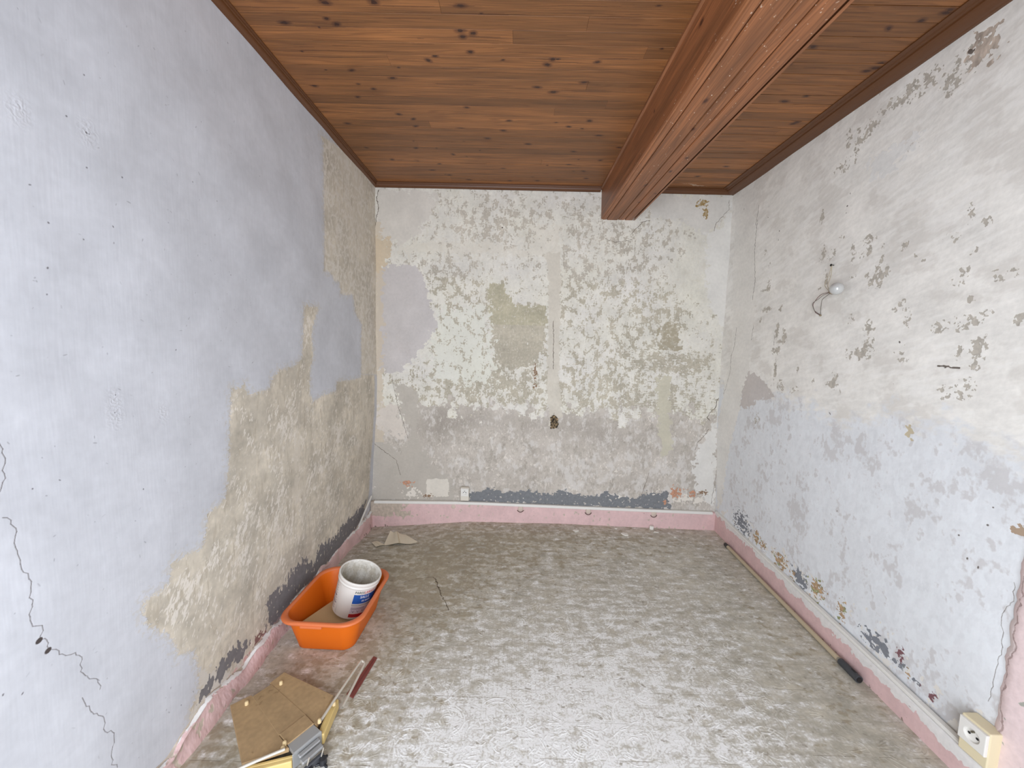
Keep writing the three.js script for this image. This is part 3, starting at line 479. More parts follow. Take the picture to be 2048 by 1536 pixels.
function ceilingWood() {
  const cell = new Map();
  for (const p of pieces) { if (!cell.has(p.r)) cell.set(p.r, []); cell.get(p.r).push(p); }
  const tone = pieces.map(() => range(0.86, 1.12)), shift = pieces.map(() => [range(0, 8), range(0, 3)]);
  const knots = KNOTS.map(([x, z]) => [x, z, range(0.008, 0.0145), range(0.0045, 0.008), range(-0.5, 0.5)]);
  for (let i = 0; i < 26; i++) knots.push([range(-1, 0.6), range(-2.95, -1.4), range(0.003, 0.007), range(0.0025, 0.004), range(-0.5, 0.5)]);
  const byRow = new Map();
  for (const k of knots) { const r = rowOf(k[1]); for (const q of [r - 1, r, r + 1]) { if (!byRow.has(q)) byRow.set(q, []); byRow.get(q).push(k); } }
  return surface(EC, 2048, 1540, (x, z, px) => {
    const r = rowOf(z), list = cell.get(r) ?? cell.get(0), p = list.find((q) => x < q.x1) ?? list[list.length - 1], [sa, sb] = shift[p.s];
    let a = x + sa, b = z - r * ROW + sb, k0 = 0;
    for (const [kx, kz, rx, rz, t] of byRow.get(r) ?? []) {
      if (rowOf(kz) !== r) continue;
      const dx = x - kx, dz = z - kz, e = Math.hypot((dx + dz * t) / rx, dz / rz);
      if (e < 6) { b += (dz > 0 ? 1 : -1) * 0.006 * Math.exp(-((dx / (rx * 2.2)) ** 2) - Math.abs(dz) / 0.012); k0 = Math.max(k0, smooth(1.25, 0.8, e + N(T0, x, z, 0.01) * 0.12), 0.45 * smooth(2.6, 1.1, e)); }
    }
    pine(px, a, b, tone[p.s]);
    if (N(T1, x + 3, z, 0.5, 0.012) > 1.6) mix(px, [84, 50, 27], 0.45);
    if (k0 > 0) { mix(px, [54, 27, 16], k0 * 0.95); px[3] -= k0 * 0.1; }
    const sm = Math.abs(z + 2.93 + (x - 1.3) * 0.25 + N(T0, x, z, 0.05) * 0.006) / 0.012 + Math.abs(x - 1.27) / 0.1;
    if (sm < 1 && N(T1, x, z, 0.04, 0.012) > 0.2) mix(px, [214, 204, 192], 0.8);
  });
}
function beamWood() {
  const ext = [0, 2.1, 0, 0.52];
  const cracks = strokes(ext, 2048, 512, (g, X, Y, s) => { for (let i = 0; i < 220; i++) { const a = range(0, 1) ** 2; g.globalAlpha = range(0.5, 1); g.beginPath(); g.ellipse(X(1.85 - a * 1.2), Y(range(0.2, 0.5)), s * range(0.001, 0.004), s * range(0.0006, 0.0016), range(-0.4, 0.4), 0, 7); g.fill(); } });
  const knots = [[0.35, 0.41, 0.008, 0.005], [0.8, 0.44, 0.01, 0.006], [0.95, 0.46, 0.008, 0.006], [1.4, 0.33, 0.012, 0.006], [1.2, 0.37, 0.008, 0.005], [0.5, 0.47, 0.007, 0.005], [1.55, 0.09, 0.012, 0.007], [1.1, 0.12, 0.006, 0.005], [0.62, 0.36, 0.012, 0.006]];
  return surface(ext, 2048, 512, (x, y, px, i, j) => {
    let k0 = 0, b = y;
    for (const [kx, ky, rx, ry] of knots) { const dx = x - kx, dy = y - ky, e = Math.hypot(dx / rx, dy / ry); b += (dy > 0 ? 1 : -1) * 0.007 * Math.exp(-((dx / 0.03) ** 2) - Math.abs(dy) / 0.014); k0 = Math.max(k0, smooth(1.25, 0.8, e), 0.4 * smooth(2.4, 1.1, e)); }
    pine(px, x + 3.3 + Math.floor(y / 0.065) * 1.7, b, 1.0 + 0.07 * Math.sin(Math.floor(y / 0.065) * 2.3));
    px[0] *= 1.04; px[1] *= 1.02; px[2] *= 1.14;
    if (k0 > 0) mix(px, [70, 36, 22], k0 * 0.9);
    const c = cracks(i, j); if (c > 0.2) mix(px, [236, 226, 214], c);
  });
}
function pinkPaint(ext, w, h, whiteEdge, bare) {
  return surface(ext, w, h, (x, y, px) => {
    const fine = N(T0, x, y, 0.02), mid = N(T1, x, y, 0.1);
    set(px, [216, 184, 181]); gain(px, 1 + fine * 0.008 + mid * 0.012); px[3] = 0.55 + fine * 0.02 + N(T3, x, y, 0.012) * 0.015;
    if (whiteEdge) { const e = whiteEdge(x) + N(T1, x, 3, 0.16) * 0.007 + N(T0, x, y, 0.04) * 0.006; if (y > e) { set(px, [225, 222, 218]); gain(px, 1 + fine * 0.01); px[3] = 0.64; } }
    if (bare && bare(x, y) + N(T0, x, y, 0.04) * 0.25 > 0.5) { set(px, [190, 176, 160]); gain(px, 1 + fine * 0.03); px[3] = 0.5; }
    if (y < 0.012 + N(T0, x, y, 0.03) * 0.012) { mix(px, [112, 98, 84], 0.7); px[3] -= 0.1; }
    if (N(T0, x + 4, y, 0.03, 0.012) > 2.7) { mix(px, [160, 136, 130], 0.6); px[3] -= 0.1; }
  });
}

const texLeft = leftWall(), texBack = backWall(), texRight = rightWall(), texFloor = floorSkin(), texCeiling = ceilingWood(), texBeam = beamWood();
const M = {
  wallLeft: std({ ...texLeft, bumpScale: 0.0016, roughness: 0.85 }),
  wallBack: std({ ...texBack, bumpScale: 0.003, roughness: 0.92 }),
  wallRight: std({ ...texRight, bumpScale: 0.003, roughness: 0.88 }),
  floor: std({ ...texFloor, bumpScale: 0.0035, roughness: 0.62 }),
  ceiling: std({ ...texCeiling, bumpScale: 0.0015, roughness: 0.5 }),
  beam: std({ ...texBeam, bumpScale: 0.0015, roughness: 0.48 }),
  masonry: std({ color: '#b7ada0', roughness: 0.95 }),
  trim: std({ color: '#5c371b', roughness: 0.45 }),
  trimDark: std({ color: '#3a2012', roughness: 0.5 }),
  pvc: std({ color: '#e4e1da', roughness: 0.45 }),
  cream: std({ color: '#e0d3b0', roughness: 0.5 }),
  dark: std({ color: '#1c1a1a', roughness: 0.6 }),
};

// ---------------------------------------------------------------- room shell
const leftX = (y, z) => lerp(lerp(-1.14, -1.1, clamp((z + 3) / 1.8)), -1.085, clamp(y / 0.9));
const rightX = (y, z) => lerp(lerp(1.652, 1.585, clamp((z + 3) / 1.8)), 1.6, clamp(y / 0.9));
const lump = (a, b) => N(T3, a, b, 0.3) * 0.0012 + N(T3, a + 7, b, 0.9) * 0.0018;
const TOP = 2.66, FRONT = 0.75;
function wall(name, sheetGeometry, core, material) {
  const w = struct(name, sheetGeometry, material);
  part('masonry', core, M.masonry, w);
  return w;
}
wall('wall_left', toward(sheet(120, 70, (u, v) => { const z = lerp(-3.06, FRONT, u), y = lerp(-0.06, TOP, v); return [leftX(y, z) + lump(z, y), y, z]; }, (u, v) => [(lerp(-3.06, FRONT, u) - EL[0]) / (EL[1] - EL[0]), (lerp(-0.06, TOP, v) - EL[2]) / (EL[3] - EL[2])]), [1, 0, 0]),
  new THREE.BoxGeometry(0.28, 2.86, 4.5).translate(-1.3, 1.33, -0.98), M.wallLeft);
wall('wall_right', toward(sheet(120, 70, (u, v) => { const z = lerp(-3.06, FRONT, u), y = lerp(-0.06, TOP, v); return [rightX(y, z) - lump(z + 4, y), y, z]; }, (u, v) => [(lerp(-3.06, FRONT, u) - ER[0]) / (ER[1] - ER[0]), (lerp(-0.06, TOP, v) - ER[2]) / (ER[3] - ER[2])]), [-1, 0, 0]),
  new THREE.BoxGeometry(0.28, 2.86, 4.5).translate(1.805, 1.33, -0.98), M.wallRight);
wall('wall_back', toward(sheet(80, 70, (u, v) => { const x = lerp(-1.17, 1.68, u), y = lerp(-0.06, TOP, v); return [x, y, -3.0 + lump(x + 2, y + 3)]; }, (u, v) => [(lerp(-1.17, 1.68, u) - EB[0]) / (EB[1] - EB[0]), (lerp(-0.06, TOP, v) - EB[2]) / (EB[3] - EB[2])]), [0, 0, 1]),
  new THREE.BoxGeometry(3.3, 2.86, 0.25).translate(0.25, 1.33, -3.14), M.wallBack);
{ // wall behind the camera with the French window opening
  const s = new THREE.Shape([[-1.44, -0.1], [1.94, -0.1], [1.94, 2.76], [-1.44, 2.76]].map((p) => new THREE.Vector2(...p)));
  s.holes.push(new THREE.Path([[OPENING.x0, OPENING.y0], [OPENING.x0, OPENING.y1], [OPENING.x1, OPENING.y1], [OPENING.x1, OPENING.y0]].map((p) => new THREE.Vector2(...p))));
  struct('wall_front', new THREE.ExtrudeGeometry(s, { depth: 0.26, bevelEnabled: false }).translate(0, 0, FRONT), std({ color: '#dcd8d0', roughness: 0.9 }));
  const bar = (sx, sy, x, y) => rbox(sx, sy, 0.06, 0.006, [x, y, FRONT + 0.2]);
  const w = OPENING.x1 - OPENING.x0, h = OPENING.y1 - OPENING.y0, cx = (OPENING.x0 + OPENING.x1) / 2, cy = (OPENING.y0 + OPENING.y1) / 2;
  struct('window_1', mergeGeometries([bar(0.06, h, OPENING.x0 + 0.03, cy), bar(0.06, h, OPENING.x1 - 0.03, cy), bar(w, 0.06, cx, OPENING.y1 - 0.03), bar(w, 0.06, cx, OPENING.y0 + 0.03)]), M.pvc);
}
const floorY = (x, z) => {
  const edge = x < -0.74 ? lerp(-0.045, -0.011, clamp((x + 1.14) / 0.4)) : x < -0.33 ? lerp(-0.011, 0.026, (x + 0.74) / 0.41) : x < 0.4 ? 0.025 : lerp(0.025, 0.008, clamp((x - 0.4) / 1.1));
  return edge * smooth(-2.45, -2.98, z);
};
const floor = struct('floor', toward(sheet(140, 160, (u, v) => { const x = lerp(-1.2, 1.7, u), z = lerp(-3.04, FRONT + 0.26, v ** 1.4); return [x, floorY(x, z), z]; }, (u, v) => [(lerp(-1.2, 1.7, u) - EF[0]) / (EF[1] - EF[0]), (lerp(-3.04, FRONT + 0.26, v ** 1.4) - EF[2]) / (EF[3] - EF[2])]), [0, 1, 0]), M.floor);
part('subfloor', new THREE.BoxGeometry(3.38, 0.2, 4.5).translate(0.25, -0.16, -0.98), M.masonry, floor);

// ceiling: slab, then every tongue-and-groove board on it
const CEIL = 2.63;
const ceiling = struct('ceiling', new THREE.BoxGeometry(3.38, 0.12, 4.5).translate(0.25, CEIL + 0.012 + 0.06, -0.98), M.trimDark);
function board(x0, x1, z0, z1) {                              // chamfered long edges, face down
  const t = 0.012, c = 0.0007, P = [[z0, t], [z0, c], [z0 + c, 0], [z1 - c, 0], [z1, c], [z1, t]], pos = [], uv = [], idx = [];
  for (let k = 0; k + 1 < P.length; k++) {
    const b = pos.length / 3;
    for (const [x, q] of [[x0, k], [x1, k], [x0, k + 1], [x1, k + 1]]) { pos.push(x, CEIL + P[q][1], P[q][0]); uv.push((x - EC[0]) / (EC[1] - EC[0]), (P[q][0] - EC[2]) / (EC[3] - EC[2])); }
    idx.push(b, b + 1, b + 2, b + 1, b + 3, b + 2);
  }
  for (const [x, f] of [[x0, 0], [x1, 1]]) {
    const b = pos.length / 3; for (const [z, y] of P) { pos.push(x, CEIL + y, z); uv.push((x - EC[0]) / (EC[1] - EC[0]), (z - EC[2]) / (EC[3] - EC[2])); }
    for (let k = 1; k + 1 < P.length; k++) f ? idx.push(b, b + k + 1, b + k) : idx.push(b, b + k, b + k + 1);
  }
  const g = new THREE.BufferGeometry(); g.setAttribute('position', new THREE.Float32BufferAttribute(pos, 3)); g.setAttribute('uv', new THREE.Float32BufferAttribute(uv, 2)); g.setIndex(idx); g.computeVertexNormals();
  return g;
}
for (const p of pieces) { const z0 = -3.0 + p.r * ROW, g = board(p.x0 + 0.0004, p.x1 - 0.0004, z0 + (p.x0 > 0.8 ? 0.0014 : 0.0009), z0 + ROW - (p.x0 > 0.8 ? 0.0014 : 0.0009)); g.translate(0, range(0, 0.0012), 0); part(numbered('plank'), g, M.ceiling, ceiling); }

// moulding round the ceiling
function along(profile, from, to, material, name) {           // profile [[out, down]]: out from the wall, down from the ceiling
  const a = new THREE.Vector3(...from), b = new THREE.Vector3(...to), dir = b.clone().sub(a), L = dir.length(); dir.normalize();
  const out = new THREE.Vector3(0, 1, 0).cross(dir);          // to the left of the run
  const s = new THREE.Shape(profile.map(([o, d]) => new THREE.Vector2(o, -d)));
  const g = new THREE.ExtrudeGeometry(s, { depth: L, bevelEnabled: false, curveSegments: 6 });
  const m = new THREE.Matrix4().makeBasis(out, new THREE.Vector3(0, 1, 0), dir.clone()).setPosition(a);
  if (m.determinant() < 0) g.scale(-1, 1, 1);
  g.applyMatrix4(m);
  return struct(name, g, material);
}
const cove = (w, h) => { const P = [[0, 0], [0, h]]; P.push([w * 0.12, h]); for (let k = 0; k <= 6; k++) { const t = k / 6 * Math.PI / 2; P.push([w * (0.15 + 0.5 * Math.sin(t)), h * (0.35 + 0.6 * Math.cos(t))]); } P.push([w * 0.75, h * 0.3], [w * 0.78, h * 0.18], [w, h * 0.15], [w, 0]); return P; };
along(cove(0.036, 0.034), [-1.088, CEIL + 0.001, -3.0], [-1.088, CEIL + 0.001, FRONT], M.trim, 'trim_1');
along(cove(0.036, 0.034), [0.606, CEIL + 0.001, -3.0], [-1.088, CEIL + 0.001, -3.0], M.trim, 'trim_2');
along(cove(0.036, 0.034), [1.605, CEIL + 0.001, -3.0], [0.87, CEIL + 0.001, -3.0], M.trim, 'trim_3');
along(cove(0.1, 0.036), [1.602, CEIL + 0.001, FRONT], [1.602, CEIL + 0.001, -3.0], M.trim, 'trim_4');

// boxed beam: a board down each side and a moulded underside
{
  const beam = struct('beam', rbox(0.2, 0.2, 3.98, 0.004, [0.75, 2.53, -1.0]), M.trimDark, 'boxed pine ceiling beam with grooved underside flecked with white paint');
  const strip = (P, z0, z1, v0) => {                          // profile P [[x, y]] run along z, uv along the grain
    const pos = [], uv = [], idx = []; let l = v0;
    for (let k = 0; k + 1 < P.length; k++) {
      const b = pos.length / 3, dl = Math.hypot(P[k + 1][0] - P[k][0], P[k + 1][1] - P[k][1]);
      for (const [q, v] of [[k, l], [k + 1, l + dl]]) for (const z of [z0, z1]) { pos.push(P[q][0] + (P[q][2] ?? 0) * (z + 3), P[q][1], z); uv.push((z + 3) / 2.1, v / 0.52); }
      idx.push(b, b + 1, b + 2, b + 1, b + 3, b + 2); l += dl;
    }
    const g = new THREE.BufferGeometry(); g.setAttribute('position', new THREE.Float32BufferAttribute(pos, 3)); g.setAttribute('uv', new THREE.Float32BufferAttribute(uv, 2)); g.setIndex(idx); g.computeVertexNormals(); return g;
  };
  const Z0 = -3.01, Z1 = FRONT, w = 0.016;
  part('side_board', strip([[0.606, CEIL + 0.005], [0.606, CEIL - 0.012], [0.616, CEIL - 0.016], [0.62, 2.412], [0.623, 2.404], [0.63, 2.402], [0.63, 2.42]], Z0, Z1, 0.01), M.beam, beam);
  const under = (x0, x1, s0, s1, v0, drop = 0) => part('underside_board', strip([[x0, 2.42, s0], [x0, 2.404 - drop, s0], [x0 + 0.003, 2.4 - drop, s0], [x1 - 0.004, 2.4 - drop, s1], [x1, 2.405 - drop, s1], [x1, 2.42, s1]], Z0, Z1, v0), M.beam, beam);
  under(0.631, 0.66, 0, 0.003, 0.22); under(0.662, 0.745, 0.003, 0.008, 0.26, 0.002); under(0.748, 0.795, 0.008, 0.013, 0.35, -0.001); under(0.798, 0.856, 0.013, 0.022, 0.41);
  part('side_board', strip([[0.86, 2.4, 0.022], [0.872, 2.4, 0.022], [0.874, 2.41, 0.022], [0.876, CEIL + 0.005, 0.022]], Z0, Z1, 0.02), M.beam, beam);
}

// skirting: pink painted plinths
const FLOORLINE = 0.0;
const backTop = (x) => x < -0.36 ? lerp(0.178, 0.19, clamp((x + 1.1) / 0.74)) : lerp(0.19, 0.16, clamp((x + 0.36) / 1.97));
const rightTop = (z) => lerp(0.173, 0.116, clamp((z + 3) / 1.8));
const baseX = (z) => rightX(0, z) - lerp(0.024, 0.036, clamp((z + 3) / 1.8));
{
  const eb = [-1.15, 1.66, 0, 0.2], mb = std({ ...pinkPaint(eb, 1024, 96, null, (x, y) => smooth(-0.72, -0.95, x) * smooth(0.075, 0.1, y)), bumpScale: 0.004, roughness: 0.75 });
  const uvx = (P, ext) => P.map(([a, b]) => [(a - ext[0]) / (ext[1] - ext[0]), (b - ext[2]) / (ext[3] - ext[2])]);
  // profile of a plinth: face then rounded shoulder to the wall
  const back = sheet(110, 10, (u, v) => { const x = lerp(-1.13, 1.65, u), t = backTop(x) - 0.006, d = 0.026 + lump(x, 5) * 0.8; const k = v * 10; if (k <= 7) return [x, lerp(-0.06, t - 0.008, k / 7), -3.0 + d + N(T3, x, k * 0.02, 0.06) * 0.001]; const q = (k - 7) / 3 * Math.PI / 2; return [x, t - 0.008 + 0.008 * Math.sin(q), -3.0 + d * Math.cos(q)]; },
    (u, v) => { const x = lerp(-1.13, 1.65, u); return uvx([[x, Math.min(1, v / 0.7) * backTop(x)]], eb)[0]; });
  const bb = struct('baseboard_back', toward(back, [0, 0, 1]), mb);
  const blob = M.plug = std({ color: '#cdbcae', roughness: 0.9 }), ring = std({ color: '#6d5950', roughness: 0.9 });
  for (const [x, y] of [[-.464, .158], [.073, .156], [.616, .15], [1.139, .144]]) {
    const s = new THREE.SphereGeometry(1, 12, 8).scale(0.022, 0.022, 0.008);
    const p = part('plaster_plug', s.translate(x, y - 0.012, -2.974), blob, bb, 'rough cement plug in the pink skirting');
    part('crescent', new THREE.TorusGeometry(0.026, 0.0035, 6, 14, Math.PI * 0.8).rotateZ(Math.PI * 1.1).translate(x, y - 0.015, -2.973), ring, p);
  }
  const er = [-3.0, -0.95, 0, 0.2], mr = std({ ...pinkPaint(er, 1024, 128, (z) => rightTop(z) - lerp(0.014, 0.034, clamp((z + 2.9) / 1.2))), bumpScale: 0.004, roughness: 0.75 });
  const right = sheet(110, 10, (u, v) => { const z = lerp(-3.0, FRONT, u), t = rightTop(z) - 0.012, k = v * 10, x = baseX(z) + lump(z, 9) * 0.5, wx = rightX(0.15, z); if (k <= 7) return [x, lerp(-0.03, t - 0.005, k / 7), z]; const q = (k - 7) / 3 * Math.PI / 2; return [lerp(wx, x, Math.cos(q)), t - 0.005 + 0.005 * Math.sin(q), z]; },
    (u, v) => { const z = lerp(-3.0, FRONT, u); return uvx([[z, Math.min(1, v / 0.7) * rightTop(z)]], er)[0]; });
  struct('baseboard_right', toward(right, [-1, 0, 0]), mr);
  const el = [-3.0, -0.95, 0, 0.2], ml = std({ ...pinkPaint(el, 1024, 96, (z) => 0.102 + 0.015 * Math.sin(z * 5), (z, y) => smooth(-1.35, -1.1, z) * 0.3 + smooth(0.11, 0.125, y) * 0.7), bumpScale: 0.012, roughness: 0.85 });
  const left = sheet(150, 12, (u, v) => { const z = lerp(-3.0, FRONT, u), k = v * 12, r = N(T3, z, k * 0.03, 0.12) * 0.004 + N(T3, z + 3, k * 0.01, 0.4) * 0.004, d = 0.02 + r, t = 0.095 + N(T3, z, 1, 0.2) * 0.012; if (k <= 7) return [leftX(0, z) + d + 0.006 * (1 - k / 7), lerp(-0.06, t - 0.02, k / 7), z]; const q = (k - 7) / 5 * Math.PI / 2; return [lerp(leftX(t, z) - 0.004, leftX(0, z) + d, Math.cos(q)), t - 0.02 + 0.02 * Math.sin(q), z]; },
    (u, v) => { const z = lerp(-3.0, FRONT, u); return uvx([[z, v * 0.13]], el)[0]; });
  struct('baseboard_left', toward(left, [1, 0, 0]), ml);
  const ej = [-1.2, -0.7, 0, 1], mj = std({ ...surface(ej, 256, 512, (z, y, px) => { const f = N(T0, z, y, 0.02); set(px, [231, 210, 208]); gain(px, 1 + f * 0.01); px[3] = 0.5 + f * 0.03; const e = -1.139 + N(T0, 2, y, 0.06) * 0.004; if (Math.abs(z - e) < 0.0022 + f * 0.0008) { mix(px, [160, 134, 132], 0.6); px[3] = 0.36; } if (z < e) mix(px, [231, 222, 218], N(T1, z, y, 0.08) > 0 ? 0.5 : 0.1); if (N(T0, z, y + 3, 0.04) > 2.2) mix(px, [128, 140, 124], 0.6); }), bumpScale: 0.004, roughness: 0.7 });
  const jg = sheet(14, 60, (u, v) => { const k = u * 14, y = lerp(-0.02, 0.88, v), z = lerp(-1.158, -0.9, u), tip = smooth(0.88, 0.862, y), e = Math.min(1, k / 1.5); return [rightX(y, z) - 0.016 * Math.sin(e * Math.PI / 2) * tip + 0.001, y, z + N(T0, 1, y, 0.05) * 0.003 * (1 - u)]; }, (u, v) => [(lerp(-1.158, -0.9, u) - ej[0]) / 0.5, lerp(-0.02, 0.88, v)]);
  struct('trim_5', toward(jg, [-1, 0, 0]), mj);
}

// ---------------------------------------------------------------- cable trunking and sockets
{
  const rail = (P, w, h) => {                                   // flat strip swept along a wall: P [[x, y, z]], w depth, h height, outward normal n
    const g = [];
    for (let k = 0; k + 1 < P.length; k++) { const a = new THREE.Vector3(...P[k]), b = new THREE.Vector3(...P[k + 1]), L = a.distanceTo(b) + 0.002, m = rbox(w, h, L, 0.003); m.lookAt(b.clone().sub(a)); m.translate((a.x + b.x) / 2, (a.y + b.y) / 2, (a.z + b.z) / 2); g.push(m); }
    return mergeGeometries(g);
  };
  const tb = thing('cable_trunking', 'thin white cable trunking along the top of the pink skirting under the scraped back wall', 'trunking');
  const run = []; for (let x = -1.1; x <= 1.62; x += 0.17) run.push([Math.min(x, 1.605), backTop(x) - 0.012, -2.982]);
  part('channel', rail(run, 0.026, 0.022), M.pvc, tb);
  part('lid', rail(run.map(([x, y, z]) => [x, y - 0.001, z + 0.0125]), 0.005, 0.015), M.pvc, tb);
  const tr = thing('cable_trunking', 'white cable trunking sloping along the pink skirting of the right wall', 'trunking');
  const rr = []; for (let z = -2.96; z <= -1.19; z += 0.16) rr.push([lerp(baseX(z), rightX(0.15, z), 0.45), rightTop(z) - 0.006, z]);
  part('channel', rail(rr, 0.022, 0.013), M.pvc, tr);
  part('lid', rail(rr.map(([x, y, z]) => [x - 0.011, y - 0.001, z]), 0.004, 0.009), M.pvc, tr);
  const tl = thing('trunking_offcut', 'short loose white strip slanting down the left wall in the back left corner', 'plastic strip');
  part('strip', rail([[-1.105, 0.232, -2.925], [-1.095, 0.118, -2.655]], 0.008, 0.018), M.pvc, tl);
  part('lip', rail([[-1.1, 0.24, -2.92], [-1.091, 0.126, -2.652]], 0.006, 0.004), M.pvc, tl);
}
function socket(name, label, [x, y, z], turn, size, boxMaterial, plateMaterial) {
  const t = thing(name, label, 'socket', [x, y, z]); t.rotation.y = turn;
  const [w, h, d] = size;
  part('box', rbox(w, h, d, 0.004, [0, h / 2, d / 2]), boxMaterial, t);
  const py = h - w * 0.55, s = new THREE.Shape(); const r = w * 0.44; s.moveTo(-r, -r); s.lineTo(r, -r); s.lineTo(r, r); s.lineTo(-r, r);
  const hole = new THREE.Path(); hole.absarc(0, 0, w * 0.29, 0, Math.PI * 2, true); s.holes.push(hole);
  part('faceplate', new THREE.ExtrudeGeometry(s, { depth: 0.008, bevelEnabled: true, bevelSize: 0.002, bevelThickness: 0.002, bevelSegments: 2, curveSegments: 24 }).translate(0, py, d), plateMaterial, t);
  const rec = part('recess', new THREE.CylinderGeometry(w * 0.3, w * 0.29, 0.003, 28).rotateX(Math.PI / 2).translate(0, py, d + 0.0015), plateMaterial, t);
  for (const sx of [-1, 1]) part('contact_hole', new THREE.CylinderGeometry(w * 0.05, w * 0.05, 0.003, 12).rotateX(Math.PI / 2).translate(sx * w * 0.14, py - w * 0.02, d + 0.0028), M.dark, rec);
  part('earth_pin', new THREE.CylinderGeometry(w * 0.04, w * 0.045, 0.01, 10).rotateX(Math.PI / 2).translate(0, py + w * 0.15, d + 0.007), std({ color: '#8d8778', metalness: 0.8, roughness: 0.4 }), rec);
  return t;
}
socket('wall_socket', 'small off-white wall socket on the trunking of the back wall', [-0.374, 0.2, -2.996], 0, [0.066, 0.108, 0.034], std({ color: '#d9d2c4', roughness: 0.6 }), M.pvc);
socket('wall_socket', 'large cream wall socket with a white faceplate beside the pink jamb', [rightX(0.2, -1.16) - 0.001, 0.112, -1.163], -Math.PI / 2, [0.08, 0.125, 0.05], M.cream, M.pvc);

// ---------------------------------------------------------------- bare bulb on the right wall
{
  const t = thing('bare_bulb', 'bare frosted light bulb hanging by wires from a nail on the white right wall', 'light bulb', [1.579, 1.743, -1.975]);
  const brown = std({ color: '#8a7a62', roughness: 0.7 });
  const R = 0.029, prof = [[0, 0.105], [0.012, 0.103]]; prof.length = 0;
  for (let k = 0; k <= 16; k++) { const a = k / 16 * 2.45; prof.push([R * Math.sin(a), 0.078 + R * Math.cos(a)]); }
  prof.push([0.0155, 0.046], [0.0135, 0.036]);
  const aim = new THREE.Vector3(-0.45, 0.03, 0.9).normalize(), q = new THREE.Quaternion().setFromUnitVectors(new THREE.Vector3(0, 1, 0), aim);
  const axis = (g) => g.applyQuaternion(q);
  part('glass', axis(new THREE.LatheGeometry(prof.map((p) => new THREE.Vector2(...p)), 32)), phys({ color: '#bcbcb9', roughness: 0.12, clearcoat: 1, clearcoatRoughness: 0.05 }), t, 'frosted glass globe');
  part('screw_cap', axis(new THREE.LatheGeometry([[0, 0.012], [0.008, 0.012], [0.0125, 0.018], [0.0138, 0.021], [0.0125, 0.024], [0.0138, 0.027], [0.0125, 0.03], [0.0138, 0.033], [0.0132, 0.038]].map((p) => new THREE.Vector2(...p)), 20)), std({ color: '#a59a86', metalness: 0.8, roughness: 0.4 }), t);
  part('lamp_holder', axis(new THREE.LatheGeometry([[0, -0.012], [0.009, -0.011], [0.012, -0.004], [0.0165, 0.008], [0.0165, 0.028], [0.015, 0.03]].map((p) => new THREE.Vector2(...p)), 20)), brown, t);
  const L = ([x, y, z]) => [x - 1.579, y - 1.743, z + 1.975];
  part('nail', new THREE.CylinderGeometry(0.002, 0.002, 0.02, 8).rotateZ(Math.PI / 2).translate(...L([1.595, 1.878, -2.005])), std({ color: '#2a2624', metalness: 0.6, roughness: 0.5 }), t);
  part('nail_head', new THREE.CylinderGeometry(0.006, 0.006, 0.003, 10).rotateZ(Math.PI / 2).translate(...L([1.585, 1.878, -2.005])), M.dark, t);
  const pale = std({ color: '#b9ad94', roughness: 0.7 }), grey = std({ color: '#6d675f', roughness: 0.6 }), red = std({ color: '#5d2f31', roughness: 0.6 });
  part('wire', tube([[1.588, 1.878, -2.005], [1.585, 1.83, -2.012], [1.575, 1.78, -2.02], [1.578, 1.745, -1.99]].map(L), 0.0013), pale, t);
  part('wire', tube([[1.588, 1.878, -2.003], [1.586, 1.825, -2.0], [1.574, 1.775, -2.0], [1.577, 1.745, -1.985]].map(L), 0.0013), pale, t);
  part('wire', tube([[1.582, 1.742, -1.99], [1.58, 1.738, -2.04], [1.582, 1.722, -2.07], [1.585, 1.69, -2.1], [1.59, 1.65, -2.085], [1.594, 1.632, -2.055]].map(L), 0.0013), red, t);
  part('wire', tube([[1.583, 1.74, -1.99], [1.582, 1.733, -2.03], [1.583, 1.718, -2.06], [1.578, 1.696, -2.095], [1.588, 1.66, -2.09], [1.594, 1.634, -2.056]].map(L), 0.0013), grey, t);
  part('wire', tube([[1.584, 1.738, -1.988], [1.578, 1.71, -2.03], [1.586, 1.68, -2.045], [1.59, 1.655, -2.05], [1.595, 1.63, -2.053]].map(L), 0.0014), grey, t);
  part('tape_knot', new THREE.SphereGeometry(0.005, 10, 8).translate(...L([1.594, 1.631, -2.054])), brown, t);
}

// ---------------------------------------------------------------- orange tub with sheets and a bucket in it
const rr4 = (hx, hz, r, n = 8) => { const P = []; for (const [sx, sz, a0] of [[1, 1, 0], [-1, 1, 1], [-1, -1, 2], [1, -1, 3]]) for (let k = 0; k <= n; k++) { const a = (a0 + k / n) * Math.PI / 2; P.push([sx * (hx - r) + r * Math.cos(a), sz * (hz - r) + r * Math.sin(a)]); } return P; };
function loft(rings, close) {                                  // rings of equal length [[x, y, z]]
  const n = rings[0].length, pos = rings.flat(2), idx = [];
  for (let k = 0; k + 1 < rings.length; k++) for (let i = 0; i < n; i++) { const a = k * n + i, b = k * n + (i + 1) % n, c = a + n, d = b + n; idx.push(a, c, b, b, c, d); }
  if (close) for (const k of close) { const c = pos.length / 3, R = rings[k]; pos.push(R.reduce((s, p) => s + p[0], 0) / n, R[0][1], R.reduce((s, p) => s + p[2], 0) / n); for (let i = 0; i < n; i++) idx.push(c, k * n + i, k * n + (i + 1) % n); }
  const g = new THREE.BufferGeometry(); g.setAttribute('position', new THREE.Float32BufferAttribute(pos, 3)); g.setIndex(idx); g.computeVertexNormals(); return g;
}
